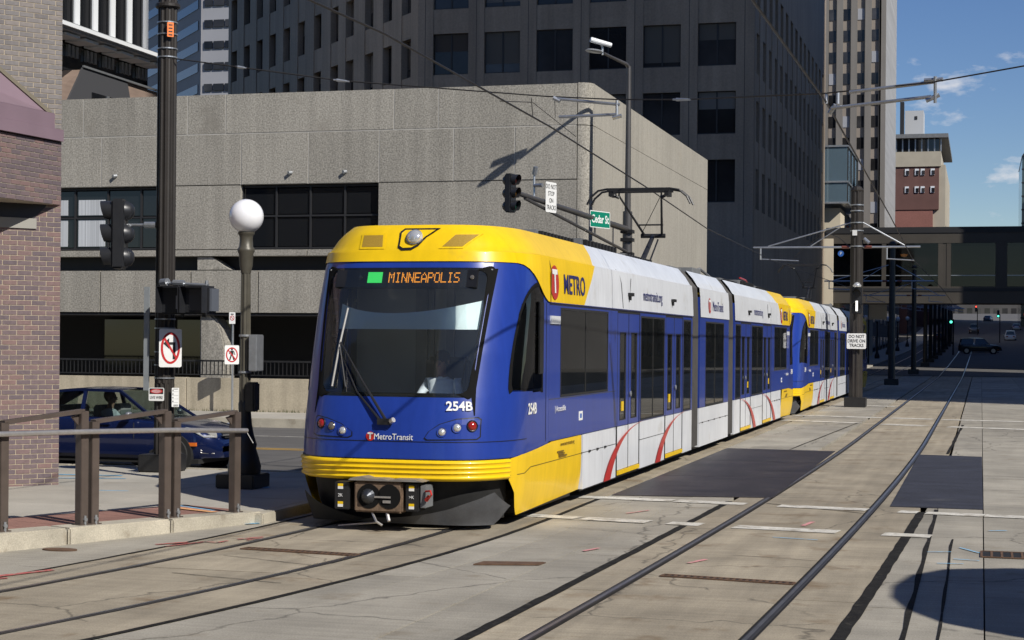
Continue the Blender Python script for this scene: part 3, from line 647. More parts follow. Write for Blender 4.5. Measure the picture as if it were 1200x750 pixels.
b = MB(); b.prism([(-125, 232, 0), (-96.5, 200, 0), (-70, 200, 0), (-70, 240, 0)], (0, 0, 70)); b.build('wall', bluec, bt, world=True)
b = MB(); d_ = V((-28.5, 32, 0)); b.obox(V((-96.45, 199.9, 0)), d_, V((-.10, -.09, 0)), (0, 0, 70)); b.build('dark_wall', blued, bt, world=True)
for k in range(14):
    z = 41.4 - 2.72 * 5 + k * 2.72
    for j, (x0, x1) in enumerate([(-96.1, -95.0), (-94.8, -93.4), (-93.2, -91.0), (-90.6, -88.6)]):
        b = MB(); b.box((x0, 199.8, z + .45), (x1, 199.99, z + 1.35)); b.build('window', tw_glass, bt, world=True)
    b = MB(); b.obox(V((-97.2, 200.74, z + .3)) + V((-.12, -.11, 0)), d_ * .9, V((-.04, -.04, 0)), (0, 0, 1.15)); b.build('ribbon_window', mat('bronze_glass', (.05, .048, .045), .15, spec=.7), bt, world=True)

# ================================================================== buildings beyond, right
tanst = mat('tan_stone', (.26, .222, .186), .85, var=.06, scale=.2, coord='World'); taup = mat('taupe_pier', (.19, .175, .158), .85, var=.06, scale=.2, coord='World', streak=(1, 1, .05, .8, .1)); greys = mat('grey_side', (.30, .30, .30), .8, var=.05, scale=.3, coord='World', streak=(.05, .05, 2, .6, .12))
tt = thing('tan_tower', 'tall tan and taupe pier tower rising over the skywalk', 'building', (-21, 300, 2))
b = MB(); b.box((-34, 290, 0), (-16.6, 338, 78)); b.build('core', greys, tt, world=True)
for k in range(4):
    xw = -24.9 - .1 + k * 2.33
    b = MB(); b.box((xw + 1.28, 289.2, 2), (xw + 2.33, 290, 78)); b.build('pier', taup, tt, world=True)
    b = MB(); b.box((xw + 1.18, 289.12, 2), (xw + 1.27, 289.9, 78)); b.build('pier_edge', dkmetal, tt, world=True)
    b = MB(); b.box((xw, 289.5, 2), (xw + 1.17, 290, 78)); b.build('spandrel_band', tanst, tt, world=True)
    for r_ in range(17):
        z = 20.3 + r_ * 3.58
        b = MB(); b.box((xw + .03, 289.4, z), (xw + 1.15, 289.55, z + 1.85)); o = b.build('window', tw_glass if (r_ * 5 + k * 3) % 7 else bluec, tt, world=True)
b = MB(); b.box((-27.6, 289.2, 2), (-25.05, 290, 78)); b.build('pier', taup, tt, world=True)
b = MB(); b.box((-17.0 + .25, 289.2, 2), (-16.45, 338.2, 78)); b.build('corner_pier', greys, tt, world=True)
b = MB(); b.box((-15.65 - .9, 289.3, 2), (-16.3, 338.2, 78)); b.build('side_skin', greys, tt, world=True)
# brick hotel-like block
bk = mat('far_brick', (.24, .105, .085), .9, var=.08, scale=.3, coord='World', grain=.1, gscale=3); bkd = mat('far_dark_brick', (.13, .065, .055), .9, var=.1, scale=.3, coord='World'); lime = mat('limestone', (.40, .36, .285), .85, var=.08, scale=.4, coord='World')
bb_ = thing('brick_block', 'red brick block with pale cornice storey and rooftop penthouse beside the sky', 'building', (-14, 400, 5))
b = MB(); b.box((-30, 400, 0), (-10.9, 455, 40.0)); b.build('wall', bk, bb_, world=True)
b = MB(); b.box((-30, 399.8, 32.8), (-9.6, 455.2, 44.5)); b.build('upper_wall', bkd, bb_, world=True)
b = MB(); b.box((-10.9, 400.5, 8), (-8.2, 455, 43)); b.build('side_wall', lime, bb_, world=True)
b = MB(); b.box((-30, 399.5, 42.6), (-9.2, 455.4, 46.0)); b.build('cornice_storey', lime, bb_, world=True)
for k in range(4):
    X = -17.2 + [0, 2.2, 3.5, 5.7][k]
    for z in (36.6, 40.6):
        b = MB(); b.box((X + .05, 399.6, z + .05), (X + .95, 399.75, z + 1.5)); o = b.build('window_surround', fins, bb_, world=True)
        b = MB(); b.box((X + .35, 399.5, z + .15), (X + .95, 399.58, z + 1.1)); o2 = b.build('pane', tw_glass, o)
b = MB(); b.box((-30, 400, 46.0), (-9.6, 452, 49.0)); b.build('glazed_gallery', dk_glass, bb_, world=True)
for k in range(8):
    b = MB(); b.box((-19.3 + k * 1.42, 399.8, 46.0), (-19.0 + k * 1.42, 399.98, 49.0)); b.build('gallery_post', galv, bb_, world=True)
b = MB(); b.box((-30, 398.2, 49.0), (-7.6, 454, 49.9)); b.build('flat_roof', tgrey, bb_, world=True)
b = MB(); b.box((-17.6, 408, 49.9), (-13.4, 416, 56.5)); b.build('penthouse', mat('pale_metal', (.46, .47, .48), .6), bb_, world=True)
b = MB(); b.box((-18.6, 405, 49.9), (-17.7, 407, 58.2)); b.build('flue', dkmetal, bb_, world=True)
b = MB(); b.box((-15.4, 407.9, 54.4), (-14.8, 407.99, 55.2)); b.build('penthouse_vent', dkmetal, bb_, world=True)
b = MB(); b.box((-30, 394, 5), (-11.8, 399.9, 19.5)); b.build('low_wing', bkd, bb_, world=True)
# beige building with glass bay and orange banners, between tower and skywalk
beige = mat('beige_stone', (.55, .49, .38), .85, var=.06, scale=.4, coord='World')
bg = thing('beige_building', 'narrow beige stone building with orange banners beyond the dark tower', 'building', (-16, 150, .3))
b = MB(); b.box((-30, 141.5, 0), (-11.2, 186, 13.2)); b.build('wall', beige, bg, world=True)
b = MB(); b.box((-13, 140.6, 13.6), (-10.6, 152, 18.2)); b.build('glass_bay', mat('sky_bay_glass', (.22, .32, .40), .08, .6, spec=.8), bg, world=True)
for z in (13.5, 15.2, 18.1): b = MB(); b.box((-13, 140.5, z), (-10.5, 152.1, z + .14)); b.build('bay_frame', galv, bg, world=True)
for k in range(4): b = MB(); b.box((-10.6, 140.6 + k * 3.7, 13.6), (-10.5, 140.75 + k * 3.7, 18.2)); b.build('bay_mullion', dkmetal, bg, world=True)
for k in range(3): b = MB(); b.box((-11.15, 148 + k * 11, 8.4), (-11.05, 149.2 + k * 11, 12.2)); b.build('banner', mat('orange_banner', (.55, .13, .05), .8), bg, world=True)
# glass tower at the right edge, far off
gt = thing('edge_glass_tower', 'sliver of dark glass tower at the right edge of the sky', 'building', (16, 400, 8))
b = MB(); b.box((8.4, 395, 0), (34, 430, 44)); b.build('glass_wall', mat('green_glass', (.05, .075, .075), .1, spec=.7), gt, world=True)
for k in range(12): b = MB(); b.box((8.3, 394.9, 8 + 3 * k), (34, 395.0, 8.3 + 3 * k)); b.build('floor_band', dkmetal, gt, world=True)
b = MB(); b.prism([(8.3, 394.5, 44), (34, 394.5, 44), (34, 394.5, 46), (9.6, 394.5, 46)], (0, 36, 0)); b.build('crown', dkmetal, gt, world=True)
# street wall buildings that close the far street (both sides) and the end of the street
fb = mat('grey_stone', (.16, .15, .14), .85, var=.15, scale=.15, coord='World')  # plain grey stone shared by the street fronts
def blk(label, lo, hi, floors, bays, m_, face, group=None):
    t = thing('street_building', label, 'building', (lo[0], lo[1], 0)); b = MB(); b.box(lo, hi); b.build('wall', m_, t, world=True)
    for f in range(floors):
        z0 = lo[2] + 1.0 + f * (hi[2] - lo[2] - 1) / floors; h = (hi[2] - lo[2] - 1) / floors * .55
        for k in range(bays):
            if face == 'x+':
                y0 = lo[1] + (hi[1] - lo[1]) * (k + .2) / bays; y1 = lo[1] + (hi[1] - lo[1]) * (k + .8) / bays; w = ((hi[0] - .05, y0, z0), (hi[0] + .03, y1, z0 + h))
            elif face == 'x-':
                y0 = lo[1] + (hi[1] - lo[1]) * (k + .2) / bays; y1 = lo[1] + (hi[1] - lo[1]) * (k + .8) / bays; w = ((lo[0] - .03, y0, z0), (lo[0] + .05, y1, z0 + h))
            else:
                x0 = lo[0] + (hi[0] - lo[0]) * (k + .2) / bays; x1 = lo[0] + (hi[0] - lo[0]) * (k + .8) / bays; w = ((x0, lo[1] - .03, z0), (x1, lo[1] + .05, z0 + h))
            b = MB(); b.box(*w); b.build('window', tw_glass, t, world=True)
blk('grey stone street front beyond the skywalk, left of the far road', (-30, 190, 0), (-13, 286, 16), 4, 12, fb, 'x+')
blk('low brown street front further up the hill on the left', (-34, 342, 3), (-14, 392, 18), 4, 8, bkd, 'x+')
blk('pale low block closing the far end of the street', (-40, 560, 11), (30, 580, 24), 4, 26, mat('dim_stone', (.075, .07, .066), .85, var=.2, scale=.1, coord='World'), 'y-')
blk('dark corner block right of the far road, first beyond the skywalk', (15.5, 129.3, 0), (58, 168.5, 40), 6, 9, fb, 'x-')
blk('second grey block on the right beyond the alley', (15.5, 171, 0), (58, 300, 40), 6, 20, fb, 'x-')
blk('third grey block on the right up the hill', (15.5, 312, 3), (58, 392, 40), 6, 14, fb, 'x-')
blk('brown stone block behind the viewpoint on the left side', (-60, -95, 0), (-14, -35, 46), 9, 12, fb, 'x+')
blk('tan block behind the viewpoint on the right side', (13, -110, 0), (48, -55, 38), 8, 12, tanst, 'x-')
blk('unseen low terrace added by the right sidewalk for window reflections', (17, -30, 0), (40, 50, 7.5), 2, 44, MATS['dim_stone'], 'x-')  # unseen terrace added so the tram glass mirrors something dark
hs = thing('office_slab', 'high office slab standing off to the right of the street', 'building', (60, 60, 0))
b = MB(); b.prism([(60, 27.5, 0), (92, 20, 0), (92, 73, 0), (60, 93, 0)], (0, 0, 178)); b.build('wall', fb, hs, world=True)
for f_ in range(24):
    b = MB(); b.box((59.9, 28.5, 4 + f_ * 7.2), (60.02, 92, 7.4 + f_ * 7.2)); b.build('window_band', tw_glass, hs, world=True)

# ================================================================== SKYWALK
bronze = mat('skywalk_bronze', (.075, .066, .055), .5, .2, var=.1, scale=.5, coord='World', rand=.05); swglass = glassmat('skywalk_glass', (.24, .225, .20), .0)
skw = thing('skywalk', 'bronze framed glazed skywalk bridging the street', 'skywalk', (0, 141, 0))
Y0, Y1 = 140.0, 144.5
for nm, z0, z1 in (('roof_beam', 10.2, 11.25), ('floor_beam', 5.4, 6.75)):
    b = MB(); b.box((-12.2, Y0, z0), (15.5, Y0 + .4, z1)); b.build(nm, bronze, skw, world=True); b = MB(); b.box((-12.2, Y1 - .4, z0), (15.5, Y1, z1)); b.build(nm, bronze, skw, world=True)
b = MB(); b.box((-12.2, Y0 + .1, 11.26), (15.5, Y1 - .1, 11.5)); b.build('roof', dkmetal, skw, world=True)
b = MB(); b.box((-12.2, Y0 + .4, 5.5), (15.5, Y1 - .4, 5.9)); b.build('floor', fb, skw, world=True)
b = MB(); b.box((-12.2, Y0 - .06, 11.02), (15.5, Y0 - .005, 11.3)); b.build('roof_edge', dkmetal, skw, world=True)
b = MB(); b.box((-12.2, Y0 - .05, 6.35), (15.5, Y0 - .005, 6.6)); b.build('ledge', dkmetal, skw, world=True)
posts = [-12.1, -7.6, -3.2, -2.55, 1.2, 1.75, 5.7, 6.3, 10.3, 15]
for yf in (Y0, Y1 - .3):
    for X in posts:
        b = MB(); b.box((X - .17, yf + .02, 6.75), (X + .17, yf + .28, 10.2)); b.build('post', bronze, skw, world=True)
    for a, c in zip(posts, posts[1:]):
        if c - a < 1:
            b = MB(); b.box((a + .17, yf + .05, 6.75), (c - .17, yf + .22, 10.2)); b.build('infill', bronze, skw, world=True)
        if c - a > 1:
            b = MB(); b.box((a + .18, yf + .12, 6.76), (c - .18, yf + .15, 10.19)); b.build('pane', swglass, skw, world=True)
    for z in (7.6,): b = MB(); b.box((-12, yf + .08, z), (15, yf + .11, z + .06)); b.build('guard_rail', galv, skw, world=True)
b = MB(); b.box((-12.5, 139.7, 0.2), (-11.6, 140.6, 10.6)); b.build('end_pier', beige, skw, world=True)
M_ = frame((-11.0, 139.93, 9.4), (1, 0, 0), (0, 0, 1)); b = MB(); b.face(circle((0, 0), .24, M_)); b.build('parking_disc', sblue, skw, world=True)
text('disc_letter', 'P', .24, M_ @ Matrix.Translation((0, 0, .01)), sw, skw, True)
for X in (-6.1, 6.0):
    b = MB(); b.lathe([(.05, 0), (.22, .05), (.3, .2), (.05, .25)], (X, 141.8, 9.2), 10); b.build('lamp', mat('warm_lamp', (.6, .3, .1), .5, emit=(1, .45, .15), estr=1.2), skw, world=True)
# ================================================================== TRAM
TY0 = [(.08, .18), (.3, .08), (.55, .02), (.8, 0), (1.2, .05), (1.5, .13), (2.0, .27), (2.5, .44), (2.98, .62), (3.06, .645), (3.2, .69), (3.40, .79), (3.50, .92)]
TWZ = [(.1, 1.24), (.4, 1.30), (.8, 1.325), (2.63, 1.325), (3.0, 1.312), (3.18, 1.292), (3.20, 1.255), (3.34, 1.17), (3.50, 1.03)]
TD = 1.15; AEND = 13.0
def tw_(z): return interp(TWZ, z)
def ty0(z): return interp(TY0, z)
def tfront(x, z): q = min(abs(x) / tw_(z), 1.0); return ty0(z) + TD * (1 - math.sqrt(max(0, 1 - q ** 4)))
def tside(y, z):
    t = (y - ty0(z)) / TD
    return tw_(z) if t >= 1 else tw_(z) * (1 - (1 - max(t, 0)) ** 2) ** .25
def plan(phi, z, off=0.0):
    s = math.sin(abs(phi)); x = tw_(z) * math.sqrt(s) * (1 if phi >= 0 else -1); y = ty0(z) + TD * (1 - math.cos(phi))
    if off:
        q = abs(x) / tw_(z); nx = q ** 3 * 4 / tw_(z) * (1 if x >= 0 else -1); ny = -2 * (1 - (y - ty0(z)) / TD) / TD
        l = math.hypot(nx, ny) or 1; x += nx / l * off; y += ny / l * off
    return V((x, y, z))
NPH = 22
def phis(p0=-90, p1=90):
    out = []
    for j in range(-NPH, NPH + 1):
        p = 90 * (abs(j) / NPH) ** 1.8 * (1 if j >= 0 else -1)
        if p0 < p < p1: out.append(R(p))
    return [R(p0)] + out + [R(p1)]
def fpt(x, z, off=0.0):                         # point on the front, pushed outwards
    p = V((x, tfront(x, z), z))
    if off:
        e = .01; dx = V((2 * e, tfront(x + e, z) - tfront(x - e, z), 0)); dz = V((0, tfront(x, z + e) - tfront(x, z - e), 2 * e)); n = dx.cross(dz).normalized(); p += n * off
    return p
def fframe(x, z, off=.006):
    e = .03; r = fpt(x + e, z) - fpt(x - e, z); u = fpt(x, z + e) - fpt(x, z - e); return frame(fpt(x, z, off), r, u)
def fpatch(poly, off, step=.06):                 # polygon in (x,z) laid on the nose
    bm = bmesh.new(); bm.faces.new([bm.verts.new((p[0], 0, p[1])) for p in poly])
    xs = [p[0] for p in poly]; zs = [p[1] for p in poly]
    for ax, lo, hi in ((0, min(xs), max(xs)), (2, min(zs), max(zs))):
        k = math.ceil(lo / step) * step
        while k < hi:
            co = [0, 0, 0]; co[ax] = k; no = [0, 0, 0]; no[ax] = 1
            bmesh.ops.bisect_plane(bm, geom=bm.verts[:] + bm.edges[:] + bm.faces[:], plane_co=co, plane_no=no); k += step
    bm.verts.index_update(); b = MB(); vs = [fpt(v.co.x, v.co.z, off) for v in bm.verts]
    b.add(vs, [tuple(v.index for v in f.verts) for f in bm.faces]); bm.free(); return b
def spatch(poly, off, s, step=.12):              # polygon in (y,z) laid on the side s = +-1
    bm = bmesh.new(); bm.faces.new([bm.verts.new((0, p[0], p[1])) for p in poly])
    ys_ = [p[0] for p in poly]; zs = [p[1] for p in poly]
    for ax, lo, hi in ((1, min(ys_), min(max(ys_), 2.2)), (2, min(zs), max(zs))):
        k = math.ceil(lo / step) * step
        while k < hi:
            co = [0, 0, 0]; co[ax] = k; no = [0, 0, 0]; no[ax] = 1
            bmesh.ops.bisect_plane(bm, geom=bm.verts[:] + bm.edges[:] + bm.faces[:], plane_co=co, plane_no=no); k += step
    bm.verts.index_update(); b = MB(); vs = [V((s * (tside(v.co.y, v.co.z) + off), v.co.y, v.co.z)) for v in bm.verts]
    b.add(vs, [tuple(v.index for v in f.verts) for f in bm.faces]); bm.free(); return b
def bez(p0, p1, p2, n=10): return [((1-t)**2*p0[0] + 2*t*(1-t)*p1[0] + t*t*p2[0], (1-t)**2*p0[1] + 2*t*(1-t)*p1[1] + t*t*p2[1]) for t in [i / n for i in range(n + 1)]]

FONT5 = {'M': '10001 11011 10101 10101 10001 10001 10001', 'I': '01110 00100 00100 00100 00100 00100 01110', 'N': '10001 11001 11001 10101 10011 10011 10001',
         'E': '11111 10000 10000 11110 10000 10000 11111', 'A': '00100 01010 10001 10001 11111 10001 10001', 'P': '11110 10001 10001 11110 10000 10000 10000',
         'O': '01110 10001 10001 10001 10001 10001 01110', 'L': '10000 10000 10000 10000 10000 10000 11111', 'S': '01111 10000 10000 01110 00001 00001 11110'}

CABW = [(.74, 1.56), (1.88, 1.55), (1.90, 2.78)] + bez((1.90, 2.82), (1.36, 2.90), (1.06, 2.45), 8) + bez((1.04, 2.4), (.80, 2.0), (.73, 1.62), 6)
def inpoly(x, y, P_):
    c = False; n = len(P_)
    for i in range(n):
        (x1, y1), (x2, y2) = P_[i], P_[(i + 1) % n]
        if (y1 > y) != (y2 > y) and x < (x2 - x1) * (y - y1) / (y2 - y1) + x1: c = not c
    return c
def cab_section(name, sides=(1, -1), lit=True):
    """one end unit with a cab; local frame: nose at y=0, body to y=AEND.  returns list of part objects (unparented)"""
    P = []
    def add(o): P.append(o); return o
    # ---- nose shell
    b = MB()
    def row(z, pl): return [plan(p, z) for p in pl] 
    pl = phis()
    for z0, z1 in zip([.78, .9, 1.05, 1.2, 1.35], [.9, 1.05, 1.2, 1.35, 1.5]): b.grid([row(z0, pl), row(z1, pl)])
    zz = [1.5 + 1.58 * i / 44 for i in range(45)]
    def xw(z): return .905 + (z - 1.5) / 1.47 * .09
    for s in (1, -1):
        rows = []
        for z in zz:
            ph0 = math.asin((xw(z) / tw_(z)) ** 2); r = []
            for j in range(31):
                p = ph0 + (math.pi / 2 - ph0) * j / 30; q = plan(p, z); q.x *= s; r.append(q)
            ya = ty0(z) + TD
            for j in range(1, 21): r.append(V((s * tw_(z), ya + (2.21 - ya) * j / 20, z)))
            rows.append(r)
        for i_ in range(len(rows) - 1):
            for j_ in range(len(rows[0]) - 1):
                q4 = (rows[i_][j_], rows[i_][j_ + 1], rows[i_ + 1][j_ + 1], rows[i_ + 1][j_]); c4 = (q4[0] + q4[1] + q4[2] + q4[3]) / 4
                if abs(c4.x) > 1.05 and inpoly(c4.y, c4.z, CABW): continue
                b.face(q4 if s > 0 else q4[::-1])
        b.grid([[V((s * tw_(z), ty0(z) + TD, z)), V((s * tw_(z), 2.21, z))] for z in (.78, .9, 1.05, 1.2, 1.35, 1.5)], flip=(s < 0))
    b.grid([[fpt(x_, z_) for x_ in [xw(z_) * (-1 + 2 * j / 16) for j in range(17)]] for z_ in (2.985, 3.03, 3.08)])
    add(b.build('nose_shell', tblue, smooth=40))
    # header strip over the screen is part of the shell hole edge
    # ---- windscreen
    b = MB(); rows = []
    for i in range(13):
        z = 1.5 + 1.50 * i / 12; rows.append([fpt(xw(z) * (-1 + 2 * j / 16), z, -.004) for j in range(17)])
    b.grid(rows); ws = add(b.build('windscreen', ws_glass, smooth=60))
    ring_i = rrect(-.965, .965, 1.545, 2.955, .10, 7); ring_o = rrect(-1.02, 1.02, 1.485, 3.005, .045, 7); ring_m = rrect(-.985, .985, 1.525, 2.975, .09, 7)
    def rmap(u, z, off): return fpt(u * xw(z), z, off)
    n = len(ring_i); rows = [[rmap(*ring_i[k % n], .004) for k in range(n + 1)], [rmap(*ring_m[k % n], .012) for k in range(n + 1)], [rmap(*ring_o[k % n], .010) for k in range(n + 1)], [rmap(*ring_o[k % n], .0) for k in range(n + 1)]]
    b = MB(); b.grid(rows, flip=True); fr = b.build('screen_gasket', mattb, ws, smooth=50)
    for s in (1, -1): add(fpatch([(s * x_, z_) for x_, z_ in ([(.915, 1.5), (.955, 1.30), (.965, 1.30), (.955, 1.6), (1.045, 2.98), (1.0, 2.98)] if s > 0 else [(1.0, 2.98), (1.045, 2.98), (.955, 1.6), (.965, 1.30), (.955, 1.30), (.915, 1.5)])], .003).build('screen_edge', mattb))
    # ---- bumper band with ribs, undercut, apron
    pl2 = phis(-64, 64); b = MB(); prof = []
    zs = [.565, .585, .60, .615, .64, .655, .67, .695, .71, .725, .75, .765, .785, .80]
    of = [.0, .035, .038, .022, .022, .038, .022, .022, .038, .022, .022, .036, .03, .002]
    b.grid([[plan(p, z, o_) for p in pl2] for z, o_ in zip(zs, of)]); add(b.build('bumper_band', tyel, smooth=50))
    b = MB(); b.grid([[plan(p, z, .006) for p in phis(-86, 86)] for z in (.80, .812)]); add(b.build('band_seam', tblack))
    b = MB(); b.grid([[plan(p, z, .004) for p in phis(-89, 89)] for z in (1.0, 1.008)]); add(b.build('panel_seam', tblack))
    pl3 = phis(-70, 70); b = MB(); b.grid([[plan(p, max(z, .09), -.10) + V((0, .05, z - max(z, .09))) for p in pl3] for z in (.09, .3, .57)]); add(b.build('undercut', blackr, smooth=40))
    ap = [(-.40, .10)] + bez((-.2, .15), (.55, .15), (1.12, .44), 8) + [(1.21, .27), (1.07, .05)]
    add(fpatch(ap, .05).build('apron', apronm, smooth=40))
    ap2 = [(-x, z) for x, z in reversed(bez((.2, .13), (.55, .13), (1.12, .40), 8) + [(1.2, .25), (1.05, .05), (.40, .09)])]
    add(fpatch(ap2, .03).build('apron', blackr, smooth=40))
    # ---- coupler
    b = MB(); yb = -.22
    b.box((-.30, yb, .22), (.27, .25, .57)); cp = b.build('coupler', couplm, bevel=.02); add(cp)
    b = MB(); M_ = frame((-.12, yb - .006, .40), (1, 0, 0), (0, 0, 1)); b.face(circle((0, 0), .137, M_, 20)); M2 = frame((.12, yb - .006, .40), (1, 0, 0), (0, 0, 1)); b.face(circle((0, 0), .137, M2, 20)); b.build('coupler_bore', mattb, cp)
    b = MB(); b.lathe([(.085, 0), (.06, .03), (.02, .06)], (0, 0, 0), 14, M=frame((-.13, yb - .01, .40), (1, 0, 0), (0, 0, 1))); b.build('coupler_cone', mat('gunmetal', (.07, .075, .085), .35, .7), cp)
    b = MB(); b.box((-.05, yb - .02, .385), (.14, yb - .008, .405)); b.box((.05, yb - .02, .33), (.14, yb - .008, .36)); b.build('coupler_hook', brushed, cp)
    b = MB(); b.prism([(-.36, yb - .03, .575), (.52, yb - .03, .575), (.42, yb - .03, .60), (.18, yb - .03, .60), (.12, yb - .03, .585), (.05, yb - .03, .60), (-.12, yb - .03, .60), (-.2, yb - .03, .62), (-.33, yb - .03, .60)], (0, .28, 0)); b.build('coupler_cover', mat('dirty_alloy', (.30, .28, .25), .5, .5, var=.2, scale=10), cp)
    for (x0, x1) in ((-.54, -.36), (.30, .45)):
        b = MB(); b.box((x0, yb + .02, .24), (x1, .1, .55)); eb = b.build('electric_head', blackp, cp, bevel=.01)
        b = MB()
        for z in (.47, .27):
            b.box((x0 + .045, yb + .012, z), (x0 + .105, yb + .019, z + .03)); b.box((x0 + .045, yb + .012, z + .031), (x0 + .105, yb + .0195, z + .06), 1)
        b.build('warning_label', [sw, tyel], eb)
        text('label_letters', '>K' if x0 > 0 else '2K', .035, frame((x0 + .075, yb + .012, .40), (1, 0, 0), (0, 0, 1)), sw, eb)
    b = MB(); b.box((.46, yb + .06, .28), (.53, .1, .53)); b.build('terminal_box', tgrey, cp, bevel=.008)
    b = MB(); b.tube([(.53, yb + .05, .47), (.60, yb, .48), (.62, yb - .02, .44), (.58, yb, .40)], .012, 6); b.tube([(.54, yb + .03, .37), (.58, yb + .02, .42)], .022, 6); b.build('cable_loop', tred, cp)
    b = MB(); b.tube([(-.1, yb + .05, .22), (-.02, yb - .02, .12), (.04, yb, .08)], .014, 6); b.tube([(.08, yb + .05, .22), (.12, yb, .13)], .02, 6); b.tube([(-.6, .1, .02), (-.05, -.1, .10)], .012, 6); b.build('coupler_link', brushed, cp)
    # ---- head lamps
    for s in (1, -1):
        if s > 0: poly = [(.43, 1.04), (.48, 1.12), (.60, 1.205), (.78, 1.265), (1.0, 1.285), (1.03, 1.26), (1.03, 1.06), (1.0, 1.03), (.46, 1.02)]
        else: poly = [(-.95, 1.06), (-.93, 1.25), (-.90, 1.275), (-.75, 1.25), (-.56, 1.19), (-.42, 1.10), (-.42, 1.05), (-.47, 1.03), (-.90, 1.04)]
        cx_ = sum(p[0] for p in poly) / len(poly); cz_ = sum(p[1] for p in poly) / len(poly)
        add(fpatch(poly, .004).build('lamp_surround', tblack))
        lb = fpatch([(cx_ + (p[0] - cx_) * .955, cz_ + (p[1] - cz_) * .90) for p in poly], .007).build('lamp_housing', tblue); add(lb)
        spots = [(.635, 1.115, .042, lens_w), (.795, 1.165, .045, lens_w), (.945, 1.185, .050, lens_r)] if s > 0 else [(-.83, 1.185, .048, lens_r), (-.685, 1.155, .045, lens_d), (-.54, 1.11, .042, lens_w)]
        for (x, z, r_, mm) in spots:
            Mf = fframe(x, z, .008); bb = MB(); bb.lathe([(r_ * 1.35, 0), (r_ * 1.28, .012), (r_ * 1.05, .004)], n=18, M=Mf); bb.build('bezel', tblue if mm is not lens_r else tblack, lb, smooth=40)
            bb = MB(); bb.lathe([(r_, .006), (r_ * .8, .02), (r_ * .4, .028), (.001, .03)], n=18, M=Mf); bb.build('lamp_lens', mm, lb, smooth=60)
    # ---- wiper
    piv = fpt(0, 1.215, .05); tip = fpt(-.66, 2.10, .05)
    b = MB(); b.tube([piv, piv.lerp(tip, .5) + V((0, -.03, 0)), tip], [.018, .013, .008], 6); b.tube([piv + V((-.07, 0, .0)), (piv + V((-.07, 0, 0))).lerp(tip + V((.03, 0, -.35)), .6) + V((0, -.03, 0)), tip + V((.0, 0, -.12))], [.014, .011, .008], 6)
    b.box((piv.x - .11, piv.y - .01, piv.z - .04), (piv.x + .05, piv.y + .05, piv.z + .03)); wi = add(b.build('wiper_arm', blackp))
    b = MB(); b.tube([fpt(-.72, 1.60, .03), fpt(-.68, 2.05, .035), fpt(-.635, 2.50, .03)], .012, 6); b.build('wiper_blade', mat('wiper_grey', (.34, .33, .31), .5), wi)
    b = MB(); b.tube([fpt(-.55, 1.60, .02), fpt(-.66, 2.05, .05)], .008, 5); b.build('wiper_strut', blackp, wi)
    b = MB(); b.tube([piv + V((.05, 0, 0)), piv + V((.09, -.02, .02))], .03, 8); b.build('wiper_nut', brushed, wi)
    # ---- fleet number and marks on the nose
    add(text('fleet_number', '254B', .10, fframe(.80, 1.40, .008), sw, bold=.004))
    b = MB(); b.face(circle((0, 0), .052, fframe(-.20, 1.055, .007), 20)); lg = add(b.build('logo_disc', tred)); text('logo_letter', 'T', .065, fframe(-.20, 1.055, .010), sw, lg, bold=.005)
    add(text('operator_lettering', 'MetroTransit', .068, fframe(.075, 1.05, .008), sw, sx=.88))
    # ---- sides
    for s in sides:
        up = V((0, 0, 1)); fwd = V((0, s, 0)) if s > 0 else V((0, -1, 0))
        def sbox(y0, y1, z0, z1, o0, o1, b): x0, x1 = sorted((s * o0, s * o1)); b.box((x0, y0, z0), (x1, y1, z1)); return b
        pb = MB()
        for (ya, yb_) in ((2.215, 2.80), (5.64, 6.30), (8.0, 8.07), (10.13, 10.25), (11.96, 12.02), (12.83, AEND)): sbox(ya, yb_, .91, 2.60, 1.27, 1.325, pb)
        sbox(2.215, AEND, 2.60, 3.0, 1.27, 1.325, pb); sbox(2.80, 5.64, .91, 1.44, 1.27, 1.325, pb); sbox(2.80, 5.64, 2.57, 2.60, 1.27, 1.325, pb)
        for (ya, yb_) in ((8.07, 10.13), (12.02, 12.83)): sbox(ya, yb_, .91, .92, 1.27, 1.325, pb); sbox(ya, yb_, 2.55, 2.60, 1.27, 1.325, pb)
        add(pb.build('side_panel', tblue))
        # lower white panels with seams
        for y0, y1 in ((4.1, 5.35), (5.36, 6.25), (8.06, 10.2), (12.03, AEND)):
            add(sbox(y0 + .006, y1 - .006, .17, .90, 1.15, 1.323, MB()).build('lower_panel', twhite))
        add(sbox(4.05, 6.25, .655, .663, 1.3, 1.3265, MB()).build('panel_seam', tblack)); add(sbox(8.06, 10.2, .615, .623, 1.3, 1.3265, MB()).build('panel_seam', tblack))
        for yy_ in (4.45, 4.95, 5.45): add(sbox(yy_, yy_ + .09, .645, .672, 1.3, 1.34, MB()).build('latch', tblack))
        # yellow corner skirt
        sk = [(.52, .58), (.66, .80), (.95, .83), (1.6, .86), (2.35, .91), (3.5, .91), (4.08, .17), (1.25, .13), (1.02, .12)] + bez((1.0, .16), (.88, .40), (.66, .56), 5)
        sk = [(.66, .80), (.95, .83), (1.6, .86), (2.35, .905), (3.95, .905), (4.09, .17), (1.25, .13), (1.02, .12), (.93, .22), (.82, .40), (.66, .56)]
        if s < 0: sk = list(reversed(sk))
        add(spatch(sk, .012, s).build('corner_skirt', tyel, smooth=40))
        add(spatch([(.66, .60), (1.1, .60), (1.35, .655), (4.02, .655), (4.02, .663), (1.34, .665), (1.08, .61), (.66, .61)] if s > 0 else [(4.02, .655), (4.02, .663), (1.34, .665), (1.08, .61), (.66, .61), (.66, .60), (1.1, .60), (1.35, .655)], .0145, s, .3).build('panel_seam', mat('seam_brown', (.10, .07, .01), .6)))
